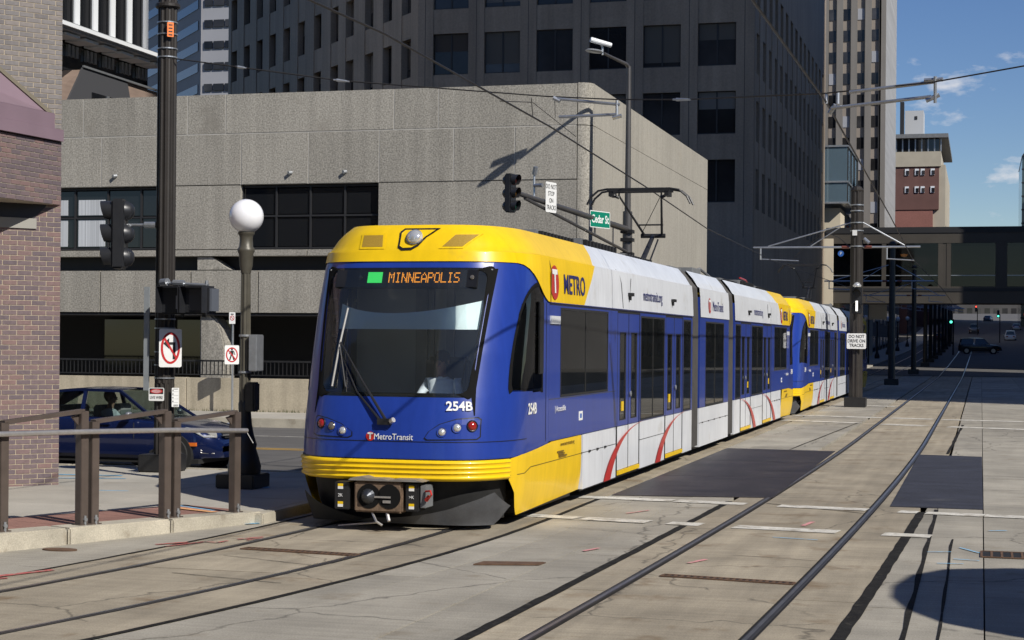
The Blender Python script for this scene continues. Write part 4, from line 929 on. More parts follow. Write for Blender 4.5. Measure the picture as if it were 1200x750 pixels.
        # cab side window
        cwp = [(.74, 1.56), (1.88, 1.55), (1.90, 2.78)] + bez((1.90, 2.82), (1.36, 2.90), (1.06, 2.45), 8) + bez((1.04, 2.4), (.80, 2.0), (.73, 1.62), 6)
        cwo = [(1.38 + (y - 1.38) * 1.045, 2.15 + (z - 2.15) * 1.04) for y, z in cwp]; cwi = [(1.38 + (y - 1.38) * .93, 2.15 + (z - 2.15) * .945) for y, z in cwp]
        rg = MB(); nl = len(cwp); P3 = lambda q, o_: V((s * (tside(q[0], q[1]) + o_), q[0], q[1]))
        rg.grid([[P3(cwi[k % nl], .004) for k in range(nl + 1)], [P3(cwp[k % nl], .010) for k in range(nl + 1)], [P3(cwo[k % nl], .006) for k in range(nl + 1)]], flip=(s > 0))
        cf = add(rg.build('cab_window_seal', mattb))
        if s < 0: cwp = list(reversed(cwp))
        spatch(cwp, .002, s).build('cab_window', cab_glass, cf, smooth=60)
        b = MB(); sbox(1.62, 1.82, 1.75, 2.62, 1.336, 1.36, b); add(b.build('folded_mirror', tblack, bevel=.01))
        b = MB(); sbox(2.06, 2.073, .92, 2.62, 1.3, 1.328, b); add(b.build('panel_seam', tblack))
        b = MB(); sbox(2.25, 2.72, 2.36, 2.46, 1.32, 1.345, b); add(b.build('route_light', mat('pale_lens', (.62, .64, .66), .3)))
        # passenger windows
        def window(y0, y1, z0, z1, cols):
            fb_ = MB(); sbox(y0 - .03, y1 + .03, z0 - .03, z0, 1.28, 1.330, fb_); sbox(y0 - .03, y1 + .03, z1, z1 + .03, 1.28, 1.330, fb_); sbox(y0 - .03, y0, z0, z1, 1.28, 1.330, fb_); sbox(y1, y1 + .03, z0, z1, 1.28, 1.330, fb_)
            for k in range(1, cols): sbox(y0 + k * (y1 - y0) / cols - .008, y0 + k * (y1 - y0) / cols + .008, z0, z1, 1.28, 1.331, fb_)
            f = fb_.build('window_seal', blackr); add(f)
            for k in range(cols):
                w_ = (y1 - y0) / cols; sbox(y0 + k * w_ + .008, y0 + (k + 1) * w_ - .008, z0 + .001, z1 - .001, 1.318, 1.324, MB()).build('pane', side_glass, f)
        window(2.83, 5.61, 1.47, 2.54, 2); window(8.10, 10.10, .95, 2.52, 2); window(12.05, 12.80, .95, 2.52, 1)
        b = MB(); sbox(2.22, 6.2, 1.425, 1.432, 1.32, 1.3285, b); add(b.build('panel_seam', mat('seam_grey', (.07, .07, .06), .6)))
        # doors
        for (a, m_, c) in ((6.32, 7.15, 7.98), (10.27, 11.10, 11.94)):
            sbox(a - .04, c + .04, .18, 2.58, 1.2, 1.318, MB()); df = MB(); sbox(a - .02, a, .19, 2.60, 1.26, 1.3265, df); sbox(c, c + .02, .19, 2.60, 1.26, 1.3265, df); sbox(m_ - .012, m_ + .012, .19, 2.60, 1.26, 1.322, df); sbox(a, c, 2.571, 2.60, 1.26, 1.3265, df); dr = df.build('door_frame', blackr); add(dr)
            for (y0, y1) in ((a, m_ - .012), (m_ + .012, c)):
                lm = MB(); sbox(y0, y1, .905, .99, 1.27, 1.318, lm); sbox(y0, y1, 2.28, 2.57, 1.27, 1.318, lm); sbox(y0, y0 + .19, .99, 2.28, 1.27, 1.318, lm); sbox(y1 - .19, y1, .99, 2.28, 1.27, 1.318, lm); lf = lm.build('door_leaf', tblue, dr)
                sbox(y0, y1, .26, .895, 1.2, 1.318, MB()).build('door_leaf', twhite, dr)
                pf = MB(); sbox(y0 + .185, y0 + .21, .985, 2.285, 1.27, 1.322, pf); sbox(y1 - .21, y1 - .185, .985, 2.285, 1.27, 1.322, pf); sbox(y0 + .21, y1 - .21, .985, 1.0, 1.27, 1.322, pf); sbox(y0 + .21, y1 - .21, 2.265, 2.285, 1.27, 1.322, pf); pfo = pf.build('door_pane_seal', blackr, lf)
                sbox(y0 + .21, y1 - .21, 1.0, 2.265, 1.305, 1.31, MB()).build('door_pane', side_glass, lf)
            sbox(a, c, .19, .25, 1.2, 1.338, MB()).build('door_sill', tyel, dr)
            bb = MB(); bb.lathe([(.045, 0), (.045, .012), (.02, .02)], n=12, M=frame((s * 1.331, m_ + .1, 1.36), (0, s, 0), (0, 0, 1))); bb.build('door_button', galv, dr)
            sbox(a + .35, a + .5, 1.12, 1.26, 1.312, 1.319, MB()).build('door_notice', tyel, dr)
            # red swoosh over the white skirt
            A1 = bez((a - .50, .17), (a + .08, .80), (c - .02, .895), 12); A2 = bez((a - .95, .17), (a - .25, .84), (c + .28, .915), 12)
            rows = [[(s * 1.338, y, z) for y, z in A1], [(s * 1.338, y, z) for y, z in A2]]
            add(MB().grid(rows, flip=(s > 0)).build('red_stripe', tred))
        # markings
        Mx = lambda y, z, o_=1.345: frame((s * o_, y, z), (0, s, 0), (0, 0, 1))
        cx_ = 2.45 if s > 0 else 2.75
        tilt = lambda y, z: frame((s * (1.318 + .022), y, z), (0, s, 0), (-s * .04, 0, 1))
        b = MB(); b.face(circle((0, 0), .215, tilt(2.42 if s > 0 else 4.2, 2.875), 26)); lg = add(b.build('logo_disc', tred)); text('logo_letter', 'T', .27, tilt(2.42 if s > 0 else 4.2, 2.875) @ Matrix.Translation((0, 0, .004)), sw, lg, bold=.014)
        add(text('line_lettering', 'METRO', .24, tilt(3.50 if s > 0 else 3.20, 2.86), tnavy, bold=.005, sx=1.06 if s > 0 else .95))
        add(text('website_lettering', 'metrotransit.org', .17, tilt(9.0, 2.87), tnavy, sx=1.0))
        add(text('fleet_number', '254B', .125, frame((s * 1.334, 1.40 if s > 0 else 1.5, 1.34), (0, s, 0), (0, 0, 1)), sw, bold=.004, sx=1.05))
        add(text('skirt_lettering', 'www.metrotransit.org', .05, Mx(3.15, .845), mat('dark_ochre', (.16, .10, .01), .6), sx=1.15))
        b = MB(); sbox(2.62, 2.95, .745, .765, 1.33, 1.346, b); sbox(2.7, 3.0, .715, .735, 1.33, 1.346, b); sbox(2.72, 3.12, .685, .705, 1.33, 1.346, b); add(b.build('worn_marking', MATS['dark_ochre']))
        add(text('notice_lettering', '| Accessible', .07, Mx(2.75, 1.30), sw, sx=1.2))
        b = MB(); sbox(3.85, 4.06, 1.10, 1.22, 1.3, 1.33, b); add(b.build('access_sticker', sw)); b = MB(); sbox(3.9, 4.0, 1.13, 1.19, 1.3, 1.332, b); add(b.build('sticker_mark', sblue))
        for (y, z) in ((7.0, 2.83), (10.7, 2.83)):
            b = MB(); sbox(y, y + .16, z, z + .05, 1.30, 1.40, b); sbox(y + .04, y + .1, z - .06, z, 1.30, 1.37, b); add(b.build('side_camera', tblack))
        b = MB(); b.tube([(s * 1.33, 7.1, 2.66), (s * 1.335, 7.2, 3.1)], .006, 5); add(b.build('panel_seam', tgrey))
    # ---- roof fairing: yellow end, white run
    fz = [2.62, 2.80, 3.0, 3.10, 3.165, 3.19, 3.25, 3.32, 3.40, 3.50]
    def fw_(z): return tw_(z) + .016
    def zb(y): 
        if y < 1.15: return 3.06
        if y > 2.2: return 2.625
        t = (y - 1.15) / 1.05; return 3.06 - .435 * (t * t * (3 - 2 * t))
    ybnd = lambda z: 4.05 + max(0, z - 2.62) * 1.35
    pl = phis(-90, 90)
    def frow(k, t):
        pass
    # nose + sides as one grid of columns; each column runs from its lower edge to the roof edge
    cols = []
    pln = [p for p in pl if p >= 0]
    for s in (1, -1):
        pass
    def column(y_or_phi, kind, s, zlist):
        out = []
        for z in zlist:
            if kind == 'n': q = plan(y_or_phi, z, .014); q.x *= s
            else: q = V((s * fw_(z), y_or_phi, z))
            out.append(q)
        return out
    K = 12
    def zl(z0): return [z0 + (3.18 - z0) * i / 7 for i in range(7)] + [3.18, 3.20, 3.26, 3.34, 3.42, 3.50]
    fullcols = []
    for s in (-1, 1):
        cs = [column(p, 'n', s, zl(3.06)) for p in pln]
        for i in range(9):
            y = 1.85 + .45 * i / 8 if False else None
        ys2 = [1.5 + .1 * i for i in range(9)]
        # side columns follow the dropping lower edge; keep y>=yc(z)
        for y in [2.0 - .85 + .12 * i for i in range(10)]:
            z0 = zb(y); col = []
            for z in zl(z0):
                yy_ = max(y, ty0(z) + TD) if y < 2.0 else y
                col.append(V((s * fw_(z), yy_ if y >= 2.0 else max(yy_, ty0(z) + TD + .001), z)) if y >= ty0(z) + TD else V((s * (tside(y, z) + .016), y, z)))
            cs.append(col)
        fullcols.append(cs)
    b = MB()
    for s, cs in zip((-1, 1), fullcols):
        nose = cs[:len(pln)]; sd = cs[len(pln):]
        b.grid(nose, flip=(s < 0))
    # yellow side run to the slanted boundary
    rows_s = {}
    for s, cs in zip((-1, 1), fullcols):
        sd = cs[len(pln):]; last = []
        for z in zl(2.625): last.append(V((s * fw_(z), ybnd(z), z)))
        b.grid(sd + [last], flip=(s < 0)); rows_s[s] = last
    add(b.build('cowl', tyel, smooth=28))
    b = MB()
    for s in (-1, 1): b.grid([rows_s[s], [V((s * fw_(z), AEND, z)) for z in zl(2.625)]], flip=(s < 0))
    add(b.build('roof_fairing', twhite, smooth=28))
    b = MB(); rim = [plan(p, 3.498, .01) for p in pl]; b.face(rim + [V((1.03, AEND, 3.498)), V((-1.03, AEND, 3.498))]); add(b.build('roof_deck', tgrey))
    b = MB(); rr_ = [plan(p, 3.495, .012) for p in pl]; b.grid([[q + V((0, .0, 0)) for q in rr_], [q + V((0, .22, .0)) + V((-q.x * .05, 0, .01)) for q in rr_]]); add(b.build('cowl_top', tyel, smooth=40))
    for s in (-1, 1):
        b = MB(); b.tube([(s * 1.345, 2.2, 2.63), (s * 1.345, 2.22, 3.0), (s * 1.30, 2.25, 3.17)], .006, 5); add(b.build('cowl_seam', mat('seam_brown', (.1, .07, .01), .6)))
        b = MB(); b.tube([(s * 1.345, 2.2, 2.62), (s * 1.345, AEND, 2.62)], .008, 5); add(b.build('fairing_edge', tnavy))
        for y in (6.6,):
            b = MB(); b.tube([(s * 1.345, y, 2.64), (s * 1.335, y - .1, 3.0), (s * 1.30, y - .15, 3.17), (s * 1.16, y - .4, 3.31), (s * 1.035, y - .45, 3.505)], .006, 5); add(b.build('fairing_seam', tgrey))
    # cowl front lamp and grilles
    hl = [(-.30 + .33, 3.33)]
    lampo = [(x_, z_ + .04) for x_, z_ in [(-.08, 3.40), (.36, 3.40), (.22, 3.30), (.13, 3.19), (.05, 3.145), (-.07, 3.14), (-.12, 3.17), (-.12, 3.36)]]
    lo_ = fpatch(lampo, .020).build('headlight_surround', tblack); add(lo_)
    cxl, czl = .02, 3.32
    fpatch([(cxl + (x - cxl) * .84, czl + (z - czl) * .80) for x, z in lampo], .024).build('headlight_well', tyel, lo_)
    bb = MB(); Mf = fframe(.07, 3.33, .03); bb.lathe([(.085, 0), (.088, .02), (.07, .045), (.03, .06), (.001, .062)], n=20, M=Mf); bb.build('headlight_lens', lens_w, lo_, smooth=60)
    bb = MB(); bb.lathe([(.10, -.01), (.10, .012), (.088, .016)], n=20, M=Mf); bb.build('headlight_ring', brushed, lo_)
    for gp in ([(-.60, 3.20), (-.28, 3.20), (-.30, 3.385), (-.60, 3.385)], [(.38, 3.20), (.66, 3.20), (.84, 3.39), (.54, 3.385)]):
        cx_ = sum(p[0] for p in gp) / 4; cz_ = sum(p[1] for p in gp) / 4
        g1 = fpatch(gp, .020).build('grille_frame', tyel); add(g1)
        fpatch([(cx_ + (x - cx_) * .82, cz_ + (z - cz_) * .76) for x, z in gp], .0225).build('grille', mat('ochre_mesh', (.34, .21, .02), .7, grain=.3, gscale=200), g1)
    # ---- cab interior
    b = MB(); b.box((-1.15, 2.1, .8), (1.15, 2.15, 2.95)); b.box((-1.2, .75, .78), (1.2, 2.1, .80)); b.box((-1.0, .80, 2.96), (1.0, 2.1, 2.975)); add(b.build('cab_wall', cabgrey))
    b = MB(); b.box((-.35, 2.05, .85), (-.2, 2.09, 2.9)); b.box((.05, 2.05, .85), (.15, 2.09, 2.9)); b.box((-.05, 1.7, .85), (-.0, 1.75, 2.9)); add(b.build('cab_post', tgrey))
    b = MB(); b.box((-.92, .42, 1.22), (.92, .68, 1.40)); ds = add(b.build('dashboard', dashm, bevel=.03))
    b = MB(); b.lathe([(.36, 0), (.35, .05), (.28, .09), (.001, .10)], n=24, M=Matrix.Translation((-.22, .55, 1.40)) @ Matrix.Diagonal((1, .55, 1, 1))); b.build('instrument_cowl', dashm, ds, smooth=50)
    vt = bez((-.78, 2.58), (-.2, 2.34), (.95, 2.62), 12); vb = [(-.78 + 1.73 * i / 12, 2.285) for i in range(13)]
    b = MB(); b.grid([[fpt(x, z, -.05) for x, z in vb], [fpt(x, z, -.05) for x, z in vt]]); add(b.build('sun_blind', visorm))
    b = MB(); b.obox((-.86, .60, 2.76), (1.72, 0, 0), (0, .075, .20), (0, .08, -.02)); sg = add(b.build('destination_sign', tblack))
    Ms = frame((0, .597, 2.76), (1, 0, 0), (0, .075, .20)) 
    if lit:
        b = MB(); x = -.21
        for chx in 'MINNEAPOLIS':
            for r_, line in enumerate(FONT5[chx].split()):
                for c_, bit in enumerate(line):
                    if bit == '1':
                        px, pz = x + c_ * .0142, .165 - r_ * .0185
                        b.face([Ms @ V((px, pz, .004)), Ms @ V((px + .0108, pz, .004)), Ms @ V((px + .0108, pz + .0145, .004)), Ms @ V((px, pz + .0145, .004))])
            x += .0795
        b.build('sign_dots', led_o, sg)
        b = MB(); b.face([Ms @ V(p) for p in ((-.47, .05, .004), (-.29, .05, .004), (-.29, .185, .004), (-.47, .185, .004))]); b.build('sign_square', led_g, sg)
    for x in (-.56, .80):
        bb = MB(); bb.lathe([(.028, 0), (.02, .01), (.001, .012)], n=12, M=Ms @ Matrix.Translation((x, .12, .004))); bb.build('marker_light', lens_d, sg)
    b = MB(); b.box((.07, 1.16, 1.0), (.61, 1.28, 1.95)); b.box((.07, .80, 1.0), (.61, 1.2, 1.12)); add(b.build('driver_seat', tblack, bevel=.04))
    # ---- saloon interior
    b = MB(); b.box((-1.25, 2.2, .40), (1.25, AEND, .44)); add(b.build('saloon_floor', mat('saloon_floor_grey', (.09, .09, .095), .7)))
    b = MB(); b.box((-1.22, 2.2, 2.62), (1.22, AEND, 2.66)); add(b.build('saloon_ceiling', mat('saloon_white', (.50, .50, .48), .6)))
    for y in (2.95, 3.75, 4.55, 5.35, 8.45, 9.25, 12.3):
        for s in (-1, 1):
            b = MB(); zs_ = .95 if y < 6 else .55; b.box((s * .75 - .40, y, zs_ + .38), (s * .75 + .40, y + .42, zs_ + .46)); b.box((s * .75 - .40, y + .40, zs_ + .40), (s * .75 + .40, y + .48, zs_ + 1.05)); add(b.build('seat', mat('seat_cloth', (.05, .06, .12), .8), bevel=.03))
    for (x, y) in ((.5, 3.3), (-.5, 4.1), (.55, 5.6), (.62, 6.6), (-.6, 7.6), (.6, 8.6), (.55, 9.9), (-.55, 10.6), (.62, 11.4), (.5, 12.6)):
        b = MB(); b.tube([(x, y, .44), (x, y, 2.62)], .018, 6); add(b.build('grab_pole', mat('grab_steel', (.6, .58, .52), .35, .6)))
    for s in (-1, 1): b = MB(); b.tube([(s * .55, 2.6, 2.2), (s * .55, AEND - .2, 2.2)], .016, 6); add(b.build('grab_rail', MATS['grab_steel']))
    # ---- floor box, bogie, roof gear
    b = MB(); b.box((-1.12, 1.0, .28), (1.12, AEND, .40)); add(b.build('underframe', blackp))
    b = MB(); b.box((-1.2, 1.4, .10), (1.2, 3.9, .30)); b.box((-1.26, 4.2, .13), (1.26, AEND, .20)); add(b.build('bogie_frame', blackp))
    for y in (1.75, 3.45):
        for s in (-1, 1): bb = MB(); bb.lathe([(.30, -.06), (.31, -.04), (.31, .06), (.22, .06)], n=20, M=Matrix.Translation((s * .75, y, .31)) @ Matrix.Rotation(R(90), 4, 'Y')); add(bb.build('wheel', railm))
    for (y0, y1, h) in ((3.6, 5.6, .16), (6.2, 8.6, .20), (9.3, 11.6, .14)):
        b = MB(); b.box((-.8, y0, 3.46), (.8, y1, 3.46 + h)); rb = add(b.build('roof_unit', tgrey, bevel=.02))
        bb = MB()
        for k in range(10): bb.box((-.86, y0 + .05 + k * (y1 - y0 - .1) / 10, 3.47), (-.8, y0 + .12 + k * (y1 - y0 - .1) / 10, 3.44 + h)); bb.box((.8, y0 + .05 + k * (y1 - y0 - .1) / 10, 3.47), (.86, y0 + .12 + k * (y1 - y0 - .1) / 10, 3.44 + h))
        bb.build('cooling_fins', blackp, rb)
    return P

def mid_section():
    P = []
    def add(o): P.append(o); return o
    Y0_, Y1_ = AEND + .86, AEND + 4.66
    fz = [2.625, 2.80, 3.0, 3.10, 3.18, 3.20, 3.26, 3.34, 3.42, 3.50]
    for s in (1, -1):
        def sbox(y0, y1, z0, z1, o0, o1, b): x0, x1 = sorted((s * o0, s * o1)); b.box((x0, y0, z0), (x1, y1, z1)); return b
        pb = MB(); sbox(Y0_, Y0_ + .70, .91, 2.55, 1.27, 1.325, pb); sbox(Y0_ + 3.10, Y1_, .91, 2.55, 1.27, 1.325, pb); sbox(Y0_, Y1_, 2.55, 3.0, 1.27, 1.325, pb); add(pb.build('side_panel', tblue)); add(sbox(Y0_, Y1_, .17, .90, 1.15, 1.323, MB()).build('lower_panel', twhite))
        add(sbox(Y0_, Y1_, .615, .623, 1.3, 1.3265, MB()).build('panel_seam', tblack))
        for k in range(5): add(sbox(Y0_ + .35 + k * .75, Y0_ + .43 + k * .75, .61, .63, 1.3, 1.335, MB()).build('latch', tblack))
        fb_ = MB(); sbox(Y0_ + .70, Y0_ + 3.10, .91, .95, 1.28, 1.33, fb_); sbox(Y0_ + .70, Y0_ + 3.10, 2.52, 2.55, 1.28, 1.33, fb_); sbox(Y0_ + .70, Y0_ + .73, .95, 2.52, 1.28, 1.33, fb_); sbox(Y0_ + 3.07, Y0_ + 3.10, .95, 2.52, 1.28, 1.33, fb_); sbox(Y0_ + 1.89, Y0_ + 1.91, .95, 2.52, 1.28, 1.331, fb_); f = fb_.build('window_seal', blackr); add(f)
        for k in range(2): sbox(Y0_ + .73 + k * 1.18, Y0_ + 1.89 + k * 1.18, .951, 2.519, 1.318, 1.324, MB()).build('pane', side_glass, f)
        b = MB(); b.grid([[V((s * (tw_(z) + .016), y, z)) for z in fz] for y in (Y0_, Y1_)], flip=(s < 0)); add(b.build('roof_fairing', twhite, smooth=28))
        tilt = lambda y, z: frame((s * 1.34, y, z), (0, s, 0), (-s * .04, 0, 1))
        yc = Y0_ + (1.1 if s > 0 else 2.9); b = MB(); b.face(circle((0, 0), .15, tilt(yc, 2.86), 20)); lg = add(b.build('logo_disc', tred)); text('logo_letter', 'T', .19, tilt(yc, 2.86) @ Matrix.Translation((0, 0, .004)), sw, lg, bold=.01)
        add(text('operator_lettering', 'MetroTransit', .19, tilt(yc + s * 1.1, 2.85), tnavy, sx=.95))
    b = MB(); b.box((-1.22, Y0_, 2.62), (1.22, Y1_, 2.66)); add(b.build('saloon_ceiling', MATS['saloon_white']))
    for x in (.5, -.5): b = MB(); b.tube([(x, Y0_ + 1.9, .44), (x, Y0_ + 1.9, 2.62)], .018, 6); add(b.build('grab_pole', MATS['grab_steel']))
    b = MB(); b.box((-1.04, Y0_, 3.47), (1.04, Y1_, 3.498)); add(b.build('roof_deck', tgrey)); b = MB(); b.box((-1.2, Y0_, .12), (1.2, Y1_, .40)); add(b.build('underframe', blackp))
    for g0, g1 in ((AEND, AEND + .86), (Y1_, Y1_ + .88)):
        b = MB(); prof = [(1.30, .20), (1.30, 2.65), (1.285, 3.0), (1.27, 3.17), (1.02, 3.48), (-1.02, 3.48), (-1.27, 3.17), (-1.285, 3.0), (-1.30, 2.65), (-1.30, .20)]
        nr = 9
        for k in range(nr):
            ya, yb_ = g0 + (g1 - g0) * k / nr, g0 + (g1 - g0) * (k + 1) / nr; ym = (ya + yb_) / 2
            r0 = [V((x * .965, ya, z * .992)) for x, z in prof]; r1 = [V((x, ym, z)) for x, z in prof]; r2 = [V((x * .965, yb_, z * .992)) for x, z in prof]
            b.grid([r0, r1, r2], flip=True)
        add(b.build('gangway_bellows', mat('bellows_grey', (.045, .042, .040), .7, var=.2, scale=5)))
    b = MB(); b.tube([(-.5, Y0_ + .3, 3.5), (-.5, Y1_ - .4, 3.55)], .05, 6); b.box((.2, Y0_ + 2.2, 3.46), (.8, Y0_ + 3.3, 3.66)); b.tube([(.6, Y0_ + 3.3, 3.6), (.7, Y1_, 3.7), (.75, Y1_ + 1.2, 3.55)], .03, 6); add(b.build('roof_conduit', tgrey))
    b = MB(); b.tube([(.7, Y1_ + 8.2, 3.55), (.7, Y1_ + 7.3, 3.72), (.7, Y1_ + 6.2, 3.74)], .022, 6); add(b.build('roof_cable', tred))
    return P

def pantograph(yb):
    P = []; zt = 5.12; kn = V((0, yb + 1.15, 4.30)); hy = yb - .25
    def add(o): P.append(o); return o
    b = MB(); b.box((-.55, yb - .5, 3.48), (.55, yb + .7, 3.55)); b.box((-.65, yb - .55, 3.46), (-.5, yb + .75, 3.62)); b.box((.5, yb - .55, 3.46), (.65, yb + .75, 3.62)); add(b.build('pantograph_base', tgrey))
    b = MB(); b.tube([(0, yb - .3, 3.58), kn], [.06, .045], 8); b.tube([(.12, yb - .1, 3.58), kn + V((.1, 0, -.08))], .018, 6); b.tube([(-.25, kn.y, kn.z), (.25, kn.y, kn.z)], .045, 8); add(b.build('lower_arm', blackp))
    b = MB()
    for s in (-1, 1): b.tube([kn + V((s * .18, 0, .02)), (s * .42, hy, zt - .12), (s * .42, hy, zt - .05)], [.026, .020, .018], 6)
    b.tube([(-.27, kn.y - .35, 4.50), (.27, kn.y - .35, 4.50)], .018, 6); b.tube([(-.25, kn.y, 4.32), (.42, hy, zt - .1)], .007, 5); add(b.build('upper_arm', blackp))
    b = MB()
    for dy in (-.18, .18):
        pts = [(-1.02, hy + dy, zt - .30), (-.95, hy + dy, zt - .16), (-.80, hy + dy, zt - .03), (-.62, hy + dy, zt), (.62, hy + dy, zt), (.80, hy + dy, zt - .03), (.95, hy + dy, zt - .16), (1.02, hy + dy, zt - .30)]
        b.tube(pts, .022, 6); b.box((-.62, hy + dy - .03, zt - .05), (.62, hy + dy + .03, zt - .005))
    for s in (-1, 1): b.box((s * .55 - .04, hy - .2, zt - .14), (s * .55 + .04, hy + .2, zt - .05)); b.tube([(s * .55, hy - .05, zt - .1), (s * .42, hy, zt - .16)], .03, 6)
    add(b.build('collector_head', blackp))
    return P

TC = -6.45; TN = 18.15
A_parts = cab_section('a'); M_parts = mid_section(); P_parts = pantograph(14.9)
def car(label, loc, first):
    t = thing('light_rail_car', label, 'tram', loc, 'coupled light rail cars')
    def attach(parts, mtx, orig):
        for o in parts:
            if orig: c = o
            else: c = copy_tree(o)
            c.parent = t; c.matrix_parent_inverse = Matrix.Identity(4); c.matrix_local = mtx
    attach(A_parts, Matrix.Identity(4), first); attach(M_parts, Matrix.Identity(4), first); attach(P_parts, Matrix.Identity(4), first)
    L_ = AEND * 2 + 5.54
    attach(A_parts, Matrix.Translation((0, L_, 0)) @ Matrix.Rotation(math.pi, 4, 'Z'), False)
    return t
# rear copies must be taken before the originals get parented
lead = car('blue, white and yellow leading tram car with amber destination sign', (TC, TN, 0), True)
trail = car('trailing tram car coupled behind the leading one, partly behind the pole', (TC, TN + 32.5, 0), False)

# ================================================================== people
def person(name, label, loc, rotz, joints, radii, edges, root, region, mats, hair_m, head_c, fingers, s=1.0):
    t = thing(name, label, 'person', loc, None, rotz)
    me = bpy.data.meshes.new('body'); ids = list(joints); me.from_pydata([joints[k] for k in ids], [(ids.index(a), ids.index(b_)) for a, b_ in edges], [])
    o = bpy.data.objects.new('body', me); COL.objects.link(o)
    sk = o.modifiers.new('s', 'SKIN'); sk.use_smooth_shade = True
    for i, k in enumerate(ids):
        r_ = radii[k]; me.skin_vertices[0].data[i].radius = r_ if isinstance(r_, tuple) else (r_, r_); me.skin_vertices[0].data[i].use_root = (k == root)
    sd = o.modifiers.new('d', 'SUBSURF'); sd.levels = 2; sd.render_levels = 2
    dg = bpy.context.evaluated_depsgraph_get(); dg.update(); m2 = bpy.data.meshes.new_from_object(o.evaluated_get(dg)); bpy.data.objects.remove(o)
    m2.materials.clear()
    for m_ in mats: m2.materials.append(m_)
    for p in m2.polygons: p.material_index = region(V(p.center)); p.use_smooth = True
    body = bpy.data.objects.new('body', m2); COL.objects.link(body); put(body, t)
    hc = V(head_c)
    b = MB(); prof = [(.001, .125), (.05, .118), (.085, .085), (.100, .03), (.098, -.02), (.085, -.06)]
    b.lathe(prof, (0, 0, 0), 16, M=Matrix.Translation(hc + V((0, -.022, .012))) @ Matrix.Rotation(R(38), 4, 'X')); b.build('hair', hair_m, body, smooth=70)
    for sx in (-1, 1):
        b = MB(); b.lathe([(.001, .012), (.010, .008), (.013, 0), (.010, -.008), (.001, -.012)], hc + V((sx * .032, .083, .0)), 8); b.build('eye', sb_, body)
        b = MB(); b.lathe([(.001, .03), (.012, .02), (.015, 0), (.010, -.02), (.001, -.03)], hc + V((sx * .088, 0, -.005)), 8); b.build('ear', mats[0], body, smooth=60)
    b = MB(); b.tube([hc + V((0, .084, .0)), hc + V((0, .106, -.032)), hc + V((0, .085, -.04))], [.008, .014, .008], 6); b.build('nose', mats[0], body, smooth=60)
    b = MB(); b.box((hc.x - .022, hc.y + .078, hc.z - .066), (hc.x + .022, hc.y + .09, hc.z - .058)); b.build('mouth', mat('lip', (.25, .09, .08), .6), body)
    return t
def seated(arms):
    J = {'pel': (0, 0, .12), 'waist': (0, -.03, .30), 'chest': (0, -.02, .48), 'neck0': (0, .0, .60), 'neck': (0, .02, .665), 'head0': (0, .04, .735), 'head1': (0, .035, .82), 'head2': (0, .02, .87)}
    Rr = {'pel': (.155, .125), 'waist': (.14, .105), 'chest': (.155, .11), 'neck0': .075, 'neck': .052, 'head0': (.065, .072), 'head1': (.075, .088), 'head2': (.055, .062)}
    E_ = [('pel', 'waist'), ('waist', 'chest'), ('chest', 'neck0'), ('neck0', 'neck'), ('neck', 'head0'), ('head0', 'head1'), ('head1', 'head2')]
    for s, nm in ((-1, 'l'), (1, 'r')):
        J.update({nm + 'sh': (s * .18, -.01, .545), nm + 'el': (s * arms[0][0], arms[0][1], arms[0][2]), nm + 'wr': (s * arms[1][0], arms[1][1], arms[1][2]), nm + 'pa': (s * arms[1][0], arms[1][1] + .075, arms[1][2] + .005)})
        Rr.update({nm + 'sh': .062, nm + 'el': .044, nm + 'wr': .030, nm + 'pa': (.036, .022)})
        E_ += [('chest', nm + 'sh'), (nm + 'sh', nm + 'el'), (nm + 'el', nm + 'wr'), (nm + 'wr', nm + 'pa')]
        for f in range(4):
            k = nm + 'f%d' % f; fx = s * arms[1][0] + (f - 1.5) * .021; L_ = [.062, .072, .068, .052][f]
            J[k + 'a'] = (fx, arms[1][1] + .075 + L_ * .6, arms[1][2] + .008); J[k + 'b'] = (fx, arms[1][1] + .075 + L_ * .85, arms[1][2] - .022); Rr[k + 'a'] = .009; Rr[k + 'b'] = .0075
            E_ += [(nm + 'pa', k + 'a'), (k + 'a', k + 'b')]
        J[nm + 'th'] = (s * (arms[1][0] - .05), arms[1][1] + .07, arms[1][2] - .005); Rr[nm + 'th'] = .010; E_.append((nm + 'wr', nm + 'th'))
        J.update({nm + 'kn': (s * .13, .45, .14), nm + 'an': (s * .12, .50, -.27), nm + 'to': (s * .13, .66, -.31)}); Rr.update({nm + 'kn': .072, nm + 'an': .045, nm + 'to': .04})
        E_ += [('pel', nm + 'kn'), (nm + 'kn', nm + 'an'), (nm + 'an', nm + 'to')]
    return J, Rr, E_
def reg(c):
    if c.z > .615: return 0
    if c.y > .36 and c.z > .2: return 0
    if c.z > .20 and c.y < .42: return 1
    return 2
J, Rr, E_ = seated([(.26, .12, .36), (.20, .40, .33)])
person('person', 'tram driver in light blue shirt seated behind the windscreen', (TC + .34, TN + .98, 1.10), math.pi, J, Rr, E_, 'pel', reg, [skinm, shirtb, trous], hairb, (0, .035, .80), None)

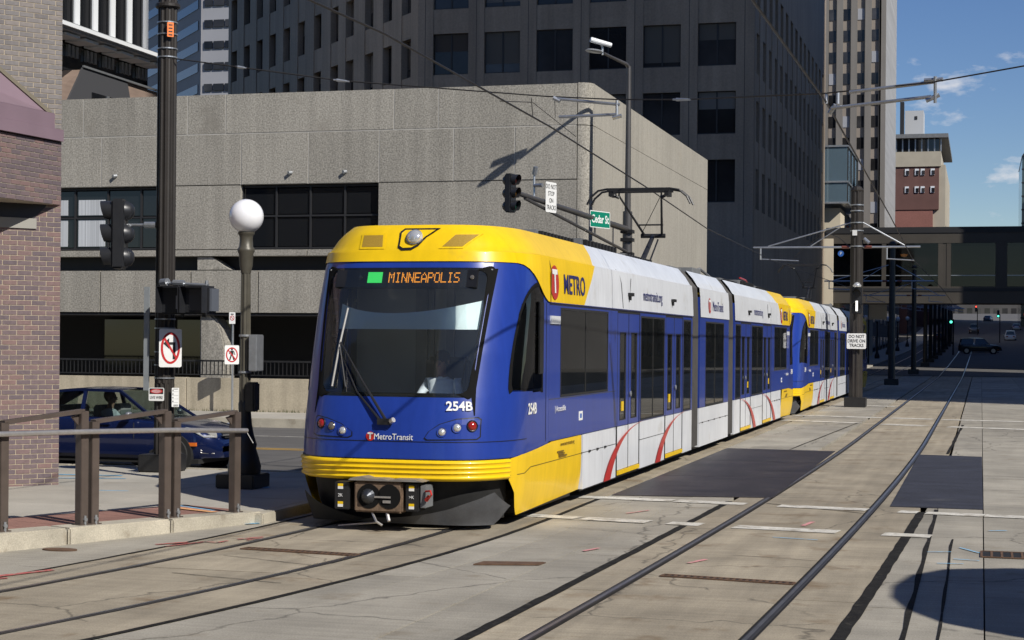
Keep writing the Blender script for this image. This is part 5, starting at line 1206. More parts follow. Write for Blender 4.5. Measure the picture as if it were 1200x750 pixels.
# ================================================================== CARS
tyre = mat('tyre', (.018, .018, .018), .85); rimm = mat('alloy', (.45, .46, .47), .3, .8); plate_d = mat('car_underside', (.012, .012, .012), .8)
def carmodel(name, label, paint, loc, rotz, style='sedan', detail=True, group=None):
    t = thing(name, label, 'car', loc, group, rotz)
    if style == 'sedan': L_, W_, H_ = 4.6, 1.80, 1.47; top = [(0, .62), (.03, .80), (.12, .94), (.75, .99), (2.2, .955), (3.25, .93), (3.55, .905), (4.05, .83), (4.35, .75), (4.50, .66), (4.60, .50)]
    else: L_, W_, H_ = 4.9, 1.92, 1.82; top = [(0, .70), (.03, .95), (.12, 1.12), (.6, 1.14), (3.3, 1.10), (3.6, 1.08), (4.3, 1.02), (4.7, .92), (4.85, .78), (4.9, .6)]
    hw = [(0, .70), (.06, .80), (.3, .87), (1.0, .895), (3.4, .895), (4.0, .86), (4.35, .78), (4.52, .66), (4.60 if style == 'sedan' else 4.9, .50)]
    k = W_ / 1.80
    def sec(x):
        h = interp(hw, x) * k; tz = interp(top, x); zb_ = .20 + (.06 if x < .3 or x > 4.25 else 0) + (.08 if style != 'sedan' else 0); mid = (zb_ + tz) * .5
        half = [(h * .86, zb_), (h * .97, zb_ + .10), (h, mid), (h * .995, mid + (tz - mid) * .45), (h * .97, tz - .07), (h * .93, tz - .025), (h * .82, tz), (h * .4, tz + .012), (0, tz + .016)]
        return [V((x, -y, z)) for y, z in half] + [V((x, y, z)) for y, z in reversed(half[:-1])]
    xs = [0, .03, .08, .15, .3, .5, .75, 1.1, 1.6, 2.1, 2.6, 3.0, 3.25, 3.45, 3.6, 3.8, 4.0, 4.2, 4.35, 4.45, 4.53, 4.58, L_] if style == 'sedan' else [0, .03, .08, .15, .3, .6, 1, 2, 3, 3.4, 3.7, 4.0, 4.3, 4.55, 4.7, 4.8, L_]
    rows = [sec(x) for x in xs]; b = MB(); b.grid(rows); b.face(list(reversed(rows[0]))[::-1]); b.face(rows[-1][::-1]); b.face([r[0] for r in rows] + [r[-1] for r in reversed(rows)])
    body = b.build('body', paint, t, smooth=35)
    # greenhouse
    if style == 'sedan': rs = (.62, 1.42, 1.95, 2.75, 3.52); zr = (.97, 1.38, 1.43, 1.415, .92)
    else: rs = (.08, .30, 1.2, 2.9, 3.55); zr = (1.14, 1.76, 1.82, 1.78, 1.09)
    hb, hr = .80 * k, .60 * k
    A = lambda x, z, f: V((x, f * (hb + (hr - hb) * (z - zr[0]) / (zr[2] - zr[0])), z))
    belt = lambda x: interp(top, x) - .015
    b = MB(); rp = [rs[1], rs[2], (rs[2] + rs[3]) / 2, rs[3]]; zp = [zr[1], zr[2], zr[2] + .008, zr[3]]
    b.grid([[V((x, f * hr * w_, z + (1 - abs(f * w_)) * .035)) for f, w_ in ((-1, 1.02), (-1, .7), (-1, .35), (1, 0), (1, .35), (1, .7), (1, 1.02))] for x, z in zip(rp, zp)]); b.build('roof', paint, body, smooth=50)
    P4 = [(V((rs[3], f * hr, zr[3])), V((rs[4], f * hb * .97, belt(rs[4])))) for f in (-1, 1)]
    b = MB(); (a0, a1), (c0, c1) = P4; b.face([a1, c1, c0, a0]); b.build('windscreen', car_glass, body)
    R4 = [(V((rs[1], f * hr, zr[1])), V((rs[0], f * hb * .95, belt(rs[0])))) for f in (-1, 1)]
    b = MB(); b.face([R4[1][1], R4[0][1], R4[0][0], R4[1][0]]); b.build('rear_window', car_glass, body)
    for f in (-1, 1):
        xm = (rs[1] + rs[3]) / 2 + .02; e = f * .004
        pA, pB = V((rs[3], f * hr, zr[3])), V((rs[4], f * hb * .97, belt(rs[4]))); pC, pD = V((rs[1], f * hr, zr[1])), V((rs[0], f * hb * .95, belt(rs[0])))
        b = MB(); b.bar(pA, pB, .045, .045); b.bar(pC, pD, .10, .045); b.bar(pA, V((rs[2], f * hr * 1.0, zr[2])), .06, .05); b.bar(V((rs[2], f * hr, zr[2])), pC, .06, .05); b.bar(V((xm, f * hr, zr[2] - .01)), V((xm + .02, f * hb, belt(xm))), .06, .04); b.bar(pB, pD, .05, .06); b.build('pillar', paint, body)
        for (u0, u1) in ((.05, .47), (.53, .93)):
            lo = lambda u: pD.lerp(pB, u); tp = lambda u: (pC.lerp(pA, max(0, min(1, (u - .14) / .66))) if True else 0)
            def topat(u): 
                x = pD.x + (pB.x - pD.x) * u
                if x < pC.x: q = (x - pD.x) / (pC.x - pD.x); return pD.lerp(pC, q)
                if x > pA.x: q = (x - pA.x) / (pB.x - pA.x); return pA.lerp(pB, q)
                return pC.lerp(pA, (x - pC.x) / (pA.x - pC.x)) + V((0, 0, .03))
            us = [u0 + (u1 - u0) * i / 8 for i in range(9)]
            b = MB(); b.grid([[lo(u) for u in us], [topat(u) for u in us]], flip=(f > 0)); b.build('side_window', car_glass if detail else dk_glass, body)
        b = MB(); b.lathe([(.001, -.06), (.05, -.05), (.075, 0), (.05, .05), (.001, .06)], n=12, M=Matrix.Translation((rs[4] - .42, f * (hb + .16), belt(2.9) + .08)) @ Matrix.Diagonal((.8, 1.3, 1, 1))); mo = b.build('mirror', mat('mirror_silver', (.32, .33, .35), .35, .6), body, smooth=60)
        for zz_ in (belt(2.0) - .12,):
            for x in (1.35, 2.55): b = MB(); b.box((x, f * interp(hw, x) * k - .01, zz_), (x + .17, f * interp(hw, x) * k + .02, zz_ + .03)) if f > 0 else b.box((x, f * interp(hw, x) * k - .02, zz_), (x + .17, f * interp(hw, x) * k + .01, zz_ + .03)); b.build('door_handle', paint, body)
        for x in (2.05, 3.15, 1.02):
            b = MB(); yv = f * (interp(hw, x) * k + .002); b.tube([(x, yv * .955, .3), (x + .01, yv, .62), (x + .0, yv * .975, belt(x) - .05)], .006, 4); b.build('door_gap', blackr, body)
    b = MB(); b.box((.9, -hb * .85, .45), (3.2, hb * .85, .62)); b.box((1.3, -.62, .6), (1.5, .62, 1.12)); b.box((2.2, .12, .6), (2.36, .55, 1.15)); b.box((2.2, -.55, .6), (2.36, -.12, 1.15)); b.box((3.0, -.65, .6), (3.35, .65, .93)); b.build('interior', cabgrey if detail else blackr, body, bevel=.03)
    # lamps
    fl = 4.60 if style == 'sedan' else 4.9
    for f in (-1, 1):
        lamp = MB(); q = [V((fl - .56, f * .80 * k, .80)), V((fl - .30, f * .73 * k, .77)), V((fl - .10, f * .56 * k, .70)), V((fl - .085, f * .56 * k, .61)), V((fl - .25, f * .73 * k, .62))]
        if style != 'sedan': q = [p + V((0, 0, .17)) for p in q]
        if f > 0: q.reverse()
        lamp.prism(q, (.035, f * .045, .01)); lamp.build('headlight', lens_w, body, bevel=.008)
        b = MB(); b.box((-.02, f * .55 - .15, .72), (.08, f * .55 + .15, .9)); b.build('tail_light', lens_r, body, bevel=.01)
        b = MB(); b.box((fl - .46, f * .80 * k - .05, .475), (fl - .33, f * .80 * k + .05, .535)); b.build('side_marker', mat('amber', (.7, .16, .02), .3), body)
    b = MB(); b.prism([V((fl - .035, -.36, .60)), V((fl - .035, .36, .60)), V((fl - .06, .46, .70)), V((fl - .06, -.46, .70))], (.02, 0, 0)); b.box((fl - .05, -.5, .36), (fl - .0, .5, .46)); gr = b.build('grille', blackr, body)
    b = MB(); b.box((fl - .03, -.44, .645), (fl + .002, .44, .665)); b.tube([(fl - .28, -.76 * k, .40), (fl - .1, -.62 * k, .385), (fl - .02, -.4, .38)], .022, 6); b.tube([(fl - .28, -.76 * k, .36), (fl - .1, -.62 * k, .345), (fl - .02, -.4, .34)], .015, 6); b.build('chrome_trim', brushed, gr)
    for x in (.95, 3.82 if style == 'sedan' else 3.95):
        for f in (-1, 1):
            yw = f * (interp(hw, x) * k - .105); r_ = .325 if style == 'sedan' else .37
            Mw = Matrix.Translation((x, yw, r_)) @ Matrix.Rotation(R(-90 * f), 4, 'X')
            b = MB(); b.lathe([(r_ + .06, .0), (r_ + .06, .108)], n=26, M=Mw); b.build('wheel_arch', plate_d, body)
            wh = MB(); wh.lathe([(r_ * .62, .115), (r_ * .93, .125), (r_, .10), (r_, -.08), (r_ * .6, -.1)], n=26, M=Mw); wo = wh.build('wheel', tyre, t, smooth=40)
            rm = MB(); rm.lathe([(r_ * .66, .112), (r_ * .64, .128), (r_ * .58, .118)], n=26, M=Mw)
            for q in range(10): a = 2 * math.pi * q / 10; rm.bar(Mw @ V((0, 0, .122)), Mw @ V((r_ * .62 * math.cos(a), r_ * .62 * math.sin(a), .126)), .045, .02)
            rm.lathe([(.05, .11), (.045, .14), (.001, .142)], n=12, M=Mw); rm.build('rim', rimm, wo)
    b = MB(); b.box((.25, -.8, .16), (L_ - .3, .8, .24)); b.build('underside', plate_d, t)
    if detail: t.scale = (1, 1, .945)
    if detail: b = MB(); b.tube([(.95, .0, 1.33 + .08), (.62, .0, 1.64)], [.006, .003], 5); b.box((.93, -.03, 1.36), (1.05, .03, 1.44)); b.build('aerial', blackp, body)
    return t
sedan_blue = mat('sedan_blue', (.006, .014, .070), .25, .35, coat=.9, var=.03, scale=2)
carmodel('sedan', 'dark blue sedan waiting on the cross street behind the railing', sedan_blue, (-16.82, 26.75, -.10), 0)
J, Rr, E_ = seated([(.25, .14, .36), (.20, .42, .42)])
person('person', 'sedan driver with fair hair and pale blue shirt at the side window', (-16.82 + 2.42, 26.75 - .36, .31), R(-90), J, Rr, E_, 'pel', reg, [skinl, shirtb, trous], hairy, (0, .035, .80), None)
carmodel('sport_utility_car', 'dark sport utility car crossing the far end of the street', mat('suv_dark', (.03, .03, .035), .3, .2, coat=.5), (-2.6, 207, 1.06), 0, 'suv', False)
carmodel('sport_utility_car', 'small white car seen from behind, climbing the far hill', mat('car_white', (.72, .72, .72), .3, coat=.5), (4.8, 305, 2.75), R(90), 'suv', False)
carmodel('sedan', 'small silver car parked far up the hill on the right', mat('car_silver', (.35, .36, .38), .3, .5, coat=.5), (7.0, 368, 5.1), R(90), 'sedan', False)
carmodel('sport_utility_car', 'grey car in the left lane of the far hill', mat('car_grey', (.12, .12, .125), .3, .3, coat=.5), (-1.4, 345, 4.3), R(-90), 'suv', False)
carmodel('sedan', 'maroon car parked at the left kerb up the hill', mat('car_maroon', (.10, .02, .02), .3, .2, coat=.5), (-6.6, 292, 2.6), R(90), 'sedan', False)
carmodel('sport_utility_car', 'black car parked at the right kerb before the hill', mat('car_black', (.015, .015, .017), .3, .2, coat=.5), (8.6, 262, 2.05), R(90), 'suv', False)
carmodel('sedan', 'tiny blue car at the top of the far hill', mat('car_blue', (.05, .10, .2), .3, .3, coat=.5), (1.2, 440, 7.95), R(80), 'sedan', False)
# ================================================================== BRICK BUILDING (left)
CC = V((-12.26, 21.05, 0)); uu = V((.635, .773, 0)).normalized(); nn = V((uu.y, -uu.x, 0))      # diagonal corner wall: runs along -uu from its far end
bb2 = thing('brick_building', 'purple brown brick building with mauve metal hood at the left edge', 'building', (-14, 19.5, 0))
ZT = 9.0
b = MB(); e0 = CC - nn * .007; e1 = CC - uu * 6 - nn * .007
b.prism([e0, V((-30, 21.6, 0)), V((-30, e1.y, 0)), e1], (0, 0, ZT)); b.build('wall_core', mortar, bb2, world=True)
BL, BH, BD = .203, .0677, .035
tm = [MB().box((0, -.0, 0), (BL - .011, .0351, BH - .011)).mesh('brick', brick_red), MB().box((0, 0, 0), (BL * .5 - .011, .0351, BH - .011)).mesh('brick', brick_red)]
MBr = Matrix((-uu, -nn, V((0, 0, 1)))).transposed().to_4x4()       # local x runs back along the wall, y into the wall
cnt = 0; rest = MB(); rest_t = []; upper = MB(); upper_t = []
def rb(mb, tones, o, ax, ay, L_, H_, D_=.035):
    mb.obox(o, ax * L_, ay * D_, V((0, 0, H_))); tones += [random.random() * 9] * 6
nrow = int(ZT / BH)
for r_ in range(nrow):
    z = r_ * BH + .006; x = 0.0; first = (r_ % 2 == 1)
    while x < 2.3:
        half = (first and x == 0.0); L_ = BL / 2 if half else BL
        o = CC - uu * x + V((0, 0, z))
        if z < 3.97 and x < .95 and cnt < 300:
            ob = bpy.data.objects.new('brick', tm[1 if half else 0]); COL.objects.link(ob); put(ob, bb2, True); ob.matrix_basis = Matrix.Translation(o) @ MBr; cnt += 1
        else:
            tgt, tt_ = (rest, rest_t) if z < 3.97 else (upper, upper_t)
            rb(tgt, tt_, o, -uu, -nn, L_ - .011, BH - .011)
        x += L_; first = False if x else first
def tone_attr(o, tones):
    at = o.data.attributes.new('tone', 'FLOAT', 'FACE')
    if len(o.data.polygons) == len(tones): at.data.foreach_set('value', tones)
o = rest.build('brickwork', brick_red, bb2, world=True); tone_attr(o, rest_t); stuff(o)
o = upper.build('upper_brickwork', brick_grey, bb2, world=True); tone_attr(o, upper_t); stuff(o)
# overhanging box parallel to the street
sd_ = V((.084, .996, 0)).normalized(); sn = V((sd_.y, -sd_.x, 0)); EE = CC - sd_ * 5
b = MB(); b.prism([CC - sn * .008 + V((0, 0, 3.96)), EE - sn * .008 + V((0, 0, 3.96)), CC - uu * 5.2 + V((0, 0, 3.96)), CC - uu * .03 - nn * .02 + V((0, 0, 3.96))], (0, 0, .86)); b.build('oriel_core', mortar_d, bb2, world=True)
om = MB(); om_t = []
for r_ in range(13):
    z = 3.965 + r_ * .0665; x = 0.0; f = r_ % 2
    while x < 4.5:
        L_ = .10 if (f and x == 0) else .203; rb(om, om_t, CC - sd_ * x + V((0, 0, z)), -sd_, -sn, L_ - .012, .0545); x += L_
o = om.build('oriel_brickwork', brick_red, bb2, world=True); tone_attr(o, om_t); stuff(o)
# mauve hood: lower fascia, upper fascia, sloping roof
up_ = lambda p, z: V((p.x, p.y, z))
F0, F1 = CC + sn * .05 - sd_ * .02, EE + sn * .05
b = MB(); b.prism([up_(F0, 4.835), up_(F1, 4.835), up_(F1 - sn * .3, 4.835), up_(F0 - sn * .3, 4.835)], (0, 0, .16)); b.build('hood_drip', hoodm, bb2, world=True)
G0, G1 = CC + sn * .03 - sd_ * .20, EE + sn * .03
b = MB(); b.prism([up_(G0, 5.0), up_(G1, 5.0), up_(G1 - sn * .6, 5.0), up_(CC - uu * .16 + nn * .0, 5.0)], (0, 0, .20)); b.build('hood_fascia', hoodm, bb2, world=True)
T0 = CC - uu * .17 + nn * .012 + V((0, 0, 5.215)); T1 = CC - uu * 2.3 + nn * .012 + V((0, 0, 6.83))
b = MB(); b.face([up_(G0, 5.202), T0, T1, up_(G1, 6.83) if False else up_(G1 - sn * 2.0, 6.6), up_(G1, 5.202)]); b.build('hood_slope', hoodm, bb2, world=True)
b = MB(); b.bar(T0 + nn * .015, T1 + nn * .015, .05, .05); b.bar(T0 + nn * .015, T0 + nn * .015 + V((0, 0, -.22)), .045, .03); b.build('hood_flashing', mat('flashing', (.15, .13, .09), .7), bb2, world=True)
b = MB(); b.prism([CC - uu * .35 + nn * .004 + V((0, 0, 3.62)), CC - uu * 5 + nn * .004 + V((0, 0, 3.62)), CC - uu * 5 + nn * .004 + V((0, 0, 3.76)), CC - uu * .35 + nn * .004 + V((0, 0, 3.76))], nn * .02); b.build('lintel', mat('dull_concrete', (.30, .29, .26), .9), bb2, world=True)
b = MB(); b.prism([CC - uu * .38 + nn * .003 + V((0, 0, 3.765)), CC - uu * 5 + nn * .003 + V((0, 0, 3.765)), CC - uu * 5 + nn * .003 + V((0, 0, 3.95)), CC - uu * .2 + nn * .003 + V((0, 0, 3.95))], nn * .008); b.build('shade_panel', dkmetal, bb2, world=True)  # dark panel standing for the deep shade under the overhang

# ================================================================== RAILING on the stop kerb
rl = thing('platform_railing', 'brown steel railing with round handrail along the stop kerb', 'railing', (-9, 16, .2))
def kp(t, z=0): p = K0 + kd * t + kn * .17; return V((p.x, p.y, p.z + z))
def tk(px_y): return (px_y - K0.y) / kd.y
ts = [tk(13.6), tk(15.06), tk(16.14), tk(17.22), tk(18.22)]
kdn = kd.normalized(); hts = [1.19, 1.18, 1.17, 1.155, 1.13]
for i in range(len(ts) - 1):
    a, c = ts[i] + .0085, ts[i + 1] - .0085
    pa, pc = kp(a), kp(c); hl_ = hts[i] - .085; hr_ = hts[i + 1] + .03
    for p, h in ((pa, hl_), (pc, hr_)):
        b = MB(); wv = kdn * .10; b.obox(p - wv / 2 * 1.0 - kn * .05 - V((0, 0, .0)), wv * 1.0, kn * .10, V((0, 0, h))); po = b.build('post', railpaint, rl, world=True, bevel=.005)
        b = MB(); b.obox(p - wv * .7 - kn * .07, wv * 1.4, kn * .14, V((0, 0, .012))); b.build('base_plate', railpaint, rl, world=True)
        b = MB(); b.tube([p - kn * .055 + V((0, 0, .06)), p - kn * .075 + V((0, 0, .06))], .022, 8); b.tube([p - kn * .06 + V((0, 0, .0)), p - kn * .06 + V((0, 0, .10))], .014, 6); b.build('anchor_bolt', galv, rl, world=True)
    b = MB(); b.bar(pa + V((0, 0, hl_)), pc + V((0, 0, hr_)), .09, .042); b.build('top_rail', railpaint, rl, world=True)
    b = MB(); b.prism([pc + V((0, 0, hr_ - .03)), pc + V((0, 0, hr_ - .20)), pc - kdn * .14 + V((0, 0, hr_ - .06))], kn * .02); b.build('gusset', railpaint, rl, world=True)
b = MB(); b.tube([kp(ts[0] - .1, .985) - kn * .10, kp(ts[1], .985) - kn * .10, kp(ts[2], .985) - kn * .10, kp(ts[3], .975) - kn * .10, kp(ts[4] + .002, .945) - kn * .10], .029, 10); b.build('handrail', brushed, rl, world=True, smooth=50)
b = MB(); b.tube([kp(ts[4], .95) - kn * .1, kp(ts[4] + .012, .80) - kn * .12], .004, 4); b.build('cable_tie', sw, rl, world=True)

# ================================================================== sign and signal helpers
def sign(name, label, c, right, w, h, parts, edge=sw, cat='sign', th=.006):
    t = thing(name, label, cat, c); M_ = frame((0, 0, 0), right, (0, 0, 1)); b = MB()
    b.prism([M_ @ V((x, y, -th)) for x, y in rrect(-w/2, w/2, -h/2, h/2, min(w, h) * .08, 3)], (M_.to_3x3() @ V((0, 0, th)))); b.build('plate', edge, t)
    for fn in parts: fn(t, M_)
    return t
def T(body, h, x=0, y=0, m_=sb_, sx=1.0, bold=.0): return lambda t, M_: text('lettering', body, h, M_ @ Matrix.Translation((x, y, .003)), m_, t, sx=sx, bold=bold)
def Q(x0, x1, y0, y1, m_, nm='panel', z=.002): return lambda t, M_: MB().face([M_ @ V(p) for p in ((x0, y0, z), (x1, y0, z), (x1, y1, z), (x0, y1, z))]).build(nm, m_, t)
def ring(rx, ry, w, m_, z=.004):
    def f(t, M_):
        n = 36; o = [(rx * math.cos(2*math.pi*i/n), ry * math.sin(2*math.pi*i/n)) for i in range(n + 1)]; k = lambda p, q: (p[0] * q, p[1] * q)
        MB().grid([[M_ @ V((*p, z)) for p in o], [M_ @ V((p[0] * (1 - w / rx), p[1] * (1 - w / ry), z)) for p in o]], flip=True).build('red_ring', m_, t)
        a = R(135); c, s_ = math.cos(a), math.sin(a); d = w * .45
        MB().face([M_ @ V((c * rx * .95 - s_ * d, s_ * ry * .95 + c * d, z + .001)), M_ @ V((-c * rx * .95 - s_ * d, -s_ * ry * .95 + c * d, z + .001)), M_ @ V((-c * rx * .95 + s_ * d, -s_ * ry * .95 - c * d, z + .001)), M_ @ V((c * rx * .95 + s_ * d, s_ * ry * .95 - c * d, z + .001))][::-1]).build('red_slash', m_, t)
    return f
def polyf(polys, m_, nm, z=.003): return lambda t, M_: [MB().face([M_ @ V((*p, z)) for p in pl_]).build(nm, m_, t) for pl_ in polys]
def fluted(x, y, z0, z1, r0, r1, n=12, depth=.10, name='shaft', m_=brownm, parent=None):
    b = MB(); prof = []
    def ringp(z, r): return [V((x + r * (1 if j % 4 < 2 else 1 - depth) * math.cos(2*math.pi*j/(4*n)), y + r * (1 if j % 4 < 2 else 1 - depth) * math.sin(2*math.pi*j/(4*n)), z)) for j in range(4 * n)]
    rows = [ringp(z0, r0), ringp(z1, r1)]; rows = [r + [r[0]] for r in rows]
    b.grid(rows); b.face(rows[1][:-1]); return b.build(name, m_, parent, world=True)
def bandp(x, y, z, r, parent, h=.02): b = MB(); b.lathe([(r, 0), (r + .006, .003), (r + .006, h), (r, h)], (x, y, z), 24); return b.build('steel_band', galv, parent, world=True)

# ---- left overhead-line pole
PX, PY = -12.05, 23.78
pl_ = thing('overhead_line_pole', 'tall dark fluted pole carrying signals beside the brick building', 'pole', (PX, PY, .1))
fluted(PX, PY, .1, 1.45, .155, .15, parent=pl_); fluted(PX, PY, 1.45, 11.0, .15, .145, n=10, parent=pl_)
b = MB(); b.box((PX - .30, PY - .28, .10), (PX + .25, PY + .28, .37)); b.build('base_box', blackp, pl_, world=True, bevel=.02)
b = MB(); b.lathe([(.165, 0), (.19, .02), (.19, .06), (.165, .08)], (PX, PY, 7.18), 24); b.build('collar', brownm, pl_, world=True)
for z in (6.95, 6.77, 6.55, 6.42, 2.42, 2.28, 1.92, 1.72, 1.52): bandp(PX, PY, z, .153, pl_)
b = MB(); b.box((PX + .16, PY - .12, 2.5), (PX + .2, PY, 2.9)); b.build('bracket', blackp, pl_, world=True)
def signal_head(name, label, c, facing, s, lens, parent_pole=None, group=None, lit=None):
    """three-section head; facing = horizontal unit vector the lenses look along"""
    t = thing(name, label, 'traffic light', c, group); f = V(facing).normalized(); r = f.cross(V((0, 0, 1))).normalized()
    H_ = 1.07 * s; b = MB(); b.obox(-r * .17 * s - f * .10 * s - V((0, 0, H_/2)), r * .34 * s, f * .20 * s, V((0, 0, H_))); b.build('housing', signal_m, t, bevel=.03 * s)
    for k in range(3):
        z = H_/2 - .178 * s - k * .356 * s; o = f * .10 * s + V((0, 0, z)); Mv = frame(o, r, (0, 0, 1)); Mv = Matrix((r, V((0, 0, 1)), f)).transposed().to_4x4(); Mv.translation = o
        vis = MB(); n = 18
        A_ = [R(-55 + 290 * i / n) for i in range(n + 1)]; rows = [[Mv @ V((.155 * s * math.cos(a), .155 * s * math.sin(a), 0)) for a in A_], [Mv @ V((.15 * s * math.cos(a), .15 * s * math.sin(a), (.15 + .04 * math.sin(a)) * s)) for a in A_]]
        vis.grid(rows); vis.grid(rows, flip=True); vo = vis.build('visor', signal_m, t, smooth=50)
        b = MB(); b.lathe([(.14 * s, 0), (.12 * s, .03 * s), (.001, .045 * s)], n=18, M=Mv); b.build('lens', lens[k], t, smooth=60)
        b = MB(); b.lathe([(.155 * s, 0), (.12 * s, .08 * s), (.07 * s, .12 * s), (.001, .13 * s)], n=16, M=Matrix.Translation(V((0, 0, z)) - f * .10 * s) @ (Matrix((r, -V((0, 0, 1)), -f)).transposed().to_4x4())); b.build('back_dome', signal_m, t, smooth=50)
    return t
off_r, off_y, off_g = mat('lens_red_off', (.06, .012, .01), .25), mat('lens_amber_off', (.08, .04, .01), .25), mat('lens_green_off', (.01, .05, .035), .25)
signal_head('traffic_signal', 'black three-section traffic signal seen from the side on the left pole', (PX - .72, PY - .12, 3.73), (-.96, -.28, 0), 1.0, (off_r, off_y, off_g))
b = MB(); b.tube([(PX - .15, PY - .05, 3.87), (PX - .60, PY - .1, 3.87)], .022, 8); b.tube([(PX - .14, PY - .05, 3.87), (PX - .32, PY - .07, 3.87)], .05, 10); b.tube([(PX - .55, PY - .1, 3.87), (PX - .62, PY - .1, 3.80)], .03, 6); b.build('signal_bracket', galv, pl_, world=True)
# pedestrian signal box with its clamp
ps = thing('pedestrian_signal', 'black hooded pedestrian signal on the left pole above the no-turn sign', 'signal', (PX + .55, PY - .32, 2.72))
b = MB(); b.box((-.42, -.10, -.22), (.36, .22, .21)); b.build('housing', signal_m, ps, bevel=.03)
b = MB()
for (x0, x1) in ((-.40, -.05), (-.02, .34)):
    for (p, q) in (((x0, .0, .19), (x1, .0, .19)), ((x0, 0, -.2), (x0, 0, .19)), ((x1, 0, -.2), (x1, 0, .19))): b.obox(V(p) + V((0, -.28, 0)), V(q) - V(p) + V((.012, 0, 0)) if p[2] == q[2] else V((.012, 0, 0)), V((0, .18, 0)), V((0, 0, .012)) if p[2] == q[2] else V((0, 0, q[2] - p[2])))
b.build('hood', signal_m, ps)
b = MB(); b.box((-.16, -.106, -.14), (-.04, -.101, .06)); b.build('faded_lens', mat('pale_grey_lens', (.26, .27, .28), .3), ps); b = MB(); b.box((.06, -.106, -.16), (.30, -.101, .15)); b.build('display', mat('dark_grey_lens', (.05, .05, .055), .3), ps)
b = MB(); b.box((.365, -.05, -.17), (.40, .2, .17)); b.build('door', mat('slate_panel', (.10, .11, .13), .5), ps)
b = MB(); b.tube([(-.5, .1, .26), (-.30, .05, .25), (.3, .05, .22)], .022, 8); b.tube([(-.5, .1, .26), (-.38, .06, .27)], .06, 10); b.tube([(-.28, .05, .26), (-.1, .05, .25)], .045, 8); b.tube([(.27, .05, .2), (.27, .05, .29)], .025, 6); b.build('clamp', galv, ps)
for x in (-.3, -.1, .25): b = MB(); b.lathe([(.03, 0), (.03, -.05)], (x, 0, -.21), 8); b.build('drain_cap', signal_m, ps)
# signs on the pole
rgt = (.82, .57, 0)
sign('no_left_turn_sign', 'no left turn sign with red slashed circle on the left pole', (PX + .20, PY - .21, 1.99), rgt, .34, .58,
     [ring(.145, .24, .034, sr), polyf([[(.035, -.17), (.075, -.17), (.075, .09), (-.02, .09), (-.02, .05), (.035, .05)], [(-.02, .15), (-.11, .07), (-.02, -.01)]], sb_, 'turn_arrow')])
sign('danger_sign', 'small DANGER LIVE WIRE sign on the left pole', (PX - .03, PY - .205, 1.285), (.97, .24, 0), .235, .20,
     [Q(-.105, .105, .005, .09, sb_, 'header', .002), polyf([[(.095 * math.cos(a * .3927 / 2), .047 + .036 * math.sin(a * .3927 / 2)) for a in range(32)]], sr, 'red_oval', .003), polyf([[(.075 * math.cos(a * .3927 / 2), .047 + .024 * math.sin(a * .3927 / 2)) for a in range(32)]], mat('pale_red', (.62, .35, .35), .5), 'oval_field', .004), T('DANGER', .026, 0, .047, sr, .95), T('LIVE WIRE', .042, 0, -.05, sb_, .72)])
sign('notice_strip', 'narrow white notice strip with black rows on the left pole', (PX + .235, PY - .10, 1.24), (.8, .6, 0), .11, .29,
     [Q(-.045, .045, .085 - k * .055, .087 - k * .055, sb_, 'rule') for k in range(4)] + [Q(-.045, -.03, .095 - k * .055, .115 - k * .055, sb_, 'symbol') for k in range(4)] + [Q(-.03, .04, .122, .13, sb_, 'heading'), Q(-.03, .04, -.12, -.112, sb_, 'footer'), Q(-.03, .04, -.135, -.128, sb_, 'footer')])
b = MB(); b.box((-.045, -.01, -.80), (.045, .01, .78)); tag(b.build('sign_back', mat('sign_back_grey', (.36, .39, .41), .5, .4, var=.1, scale=4), loc=(PX - .235, PY - .14, 2.14)), 'pale grey back of a tall narrow sign left of the pole', 'sign')
sign('orange_tag', 'small orange warning tag near the top of the left pole', (PX + .13, PY - .16, 6.83), (.75, .66, 0), .10, .22, [Q(-.03, .03, .06 - k * .05, .08 - k * .05, sb_, 'tag_row') for k in range(4)], edge=sor)

# ---- globe street lamp
GX, GY = -9.71, 21.55
gl = thing('globe_lamp', 'olive street lamp post with large white globe beside the tram front', 'street lamp', (GX, GY, .11))
b = MB(); b.box((GX - .30, GY - .28, .105), (GX + .26, GY + .28, .30)); b.build('plinth', blackp, gl, world=True, bevel=.015)
b = MB(); b.lathe([(.22, 0), (.23, .10), (.20, .22), (.16, .34), (.17, .40), (.13, .52), (.10, .68), (.085, .85), (.09, .95), (.075, 1.0)], (GX, GY, .30), 20); b.build('base', blackp, gl, world=True, smooth=40)  # lower post and plinth coloured black, standing for the tram's shadow
fluted(GX, GY, 1.25, 3.12, .082, .066, n=8, depth=.12, m_=olivepole, parent=gl)
b = MB(); b.lathe([(.07, 0), (.075, .04), (.09, .10), (.10, .26), (.118, .30), (.118, .33), (.095, .36), (.088, .48), (.10, .52), (.115, .54), (.115, .56)], (GX, GY, 3.04), 20); b.build('capital', olivepole, gl, world=True, smooth=40)
b = MB(); b.lathe([(.09, 0)] + [(.235 * math.sin(R(22 + 158 * i / 20)), .218 - .235 * math.cos(R(22 + 158 * i / 20))) for i in range(20)] + [(.001, .453)], (GX, GY, 3.60), 32); b.build('globe', globem, gl, world=True, smooth=80)
b = MB(); b.box((GX + .10, GY - .12, 1.70), (GX + .22, GY + .12, 2.20)); b.build('control_box', galv, gl, world=True, bevel=.01)
for z in (2.17, 1.67): bandp(GX, GY, z, .082, gl, .03)
b = MB(); b.box((GX + .04, GY - .10, 1.15), (GX + .18, GY + .10, 1.55)); b.build('meter_box', blackp, gl, world=True, bevel=.02)
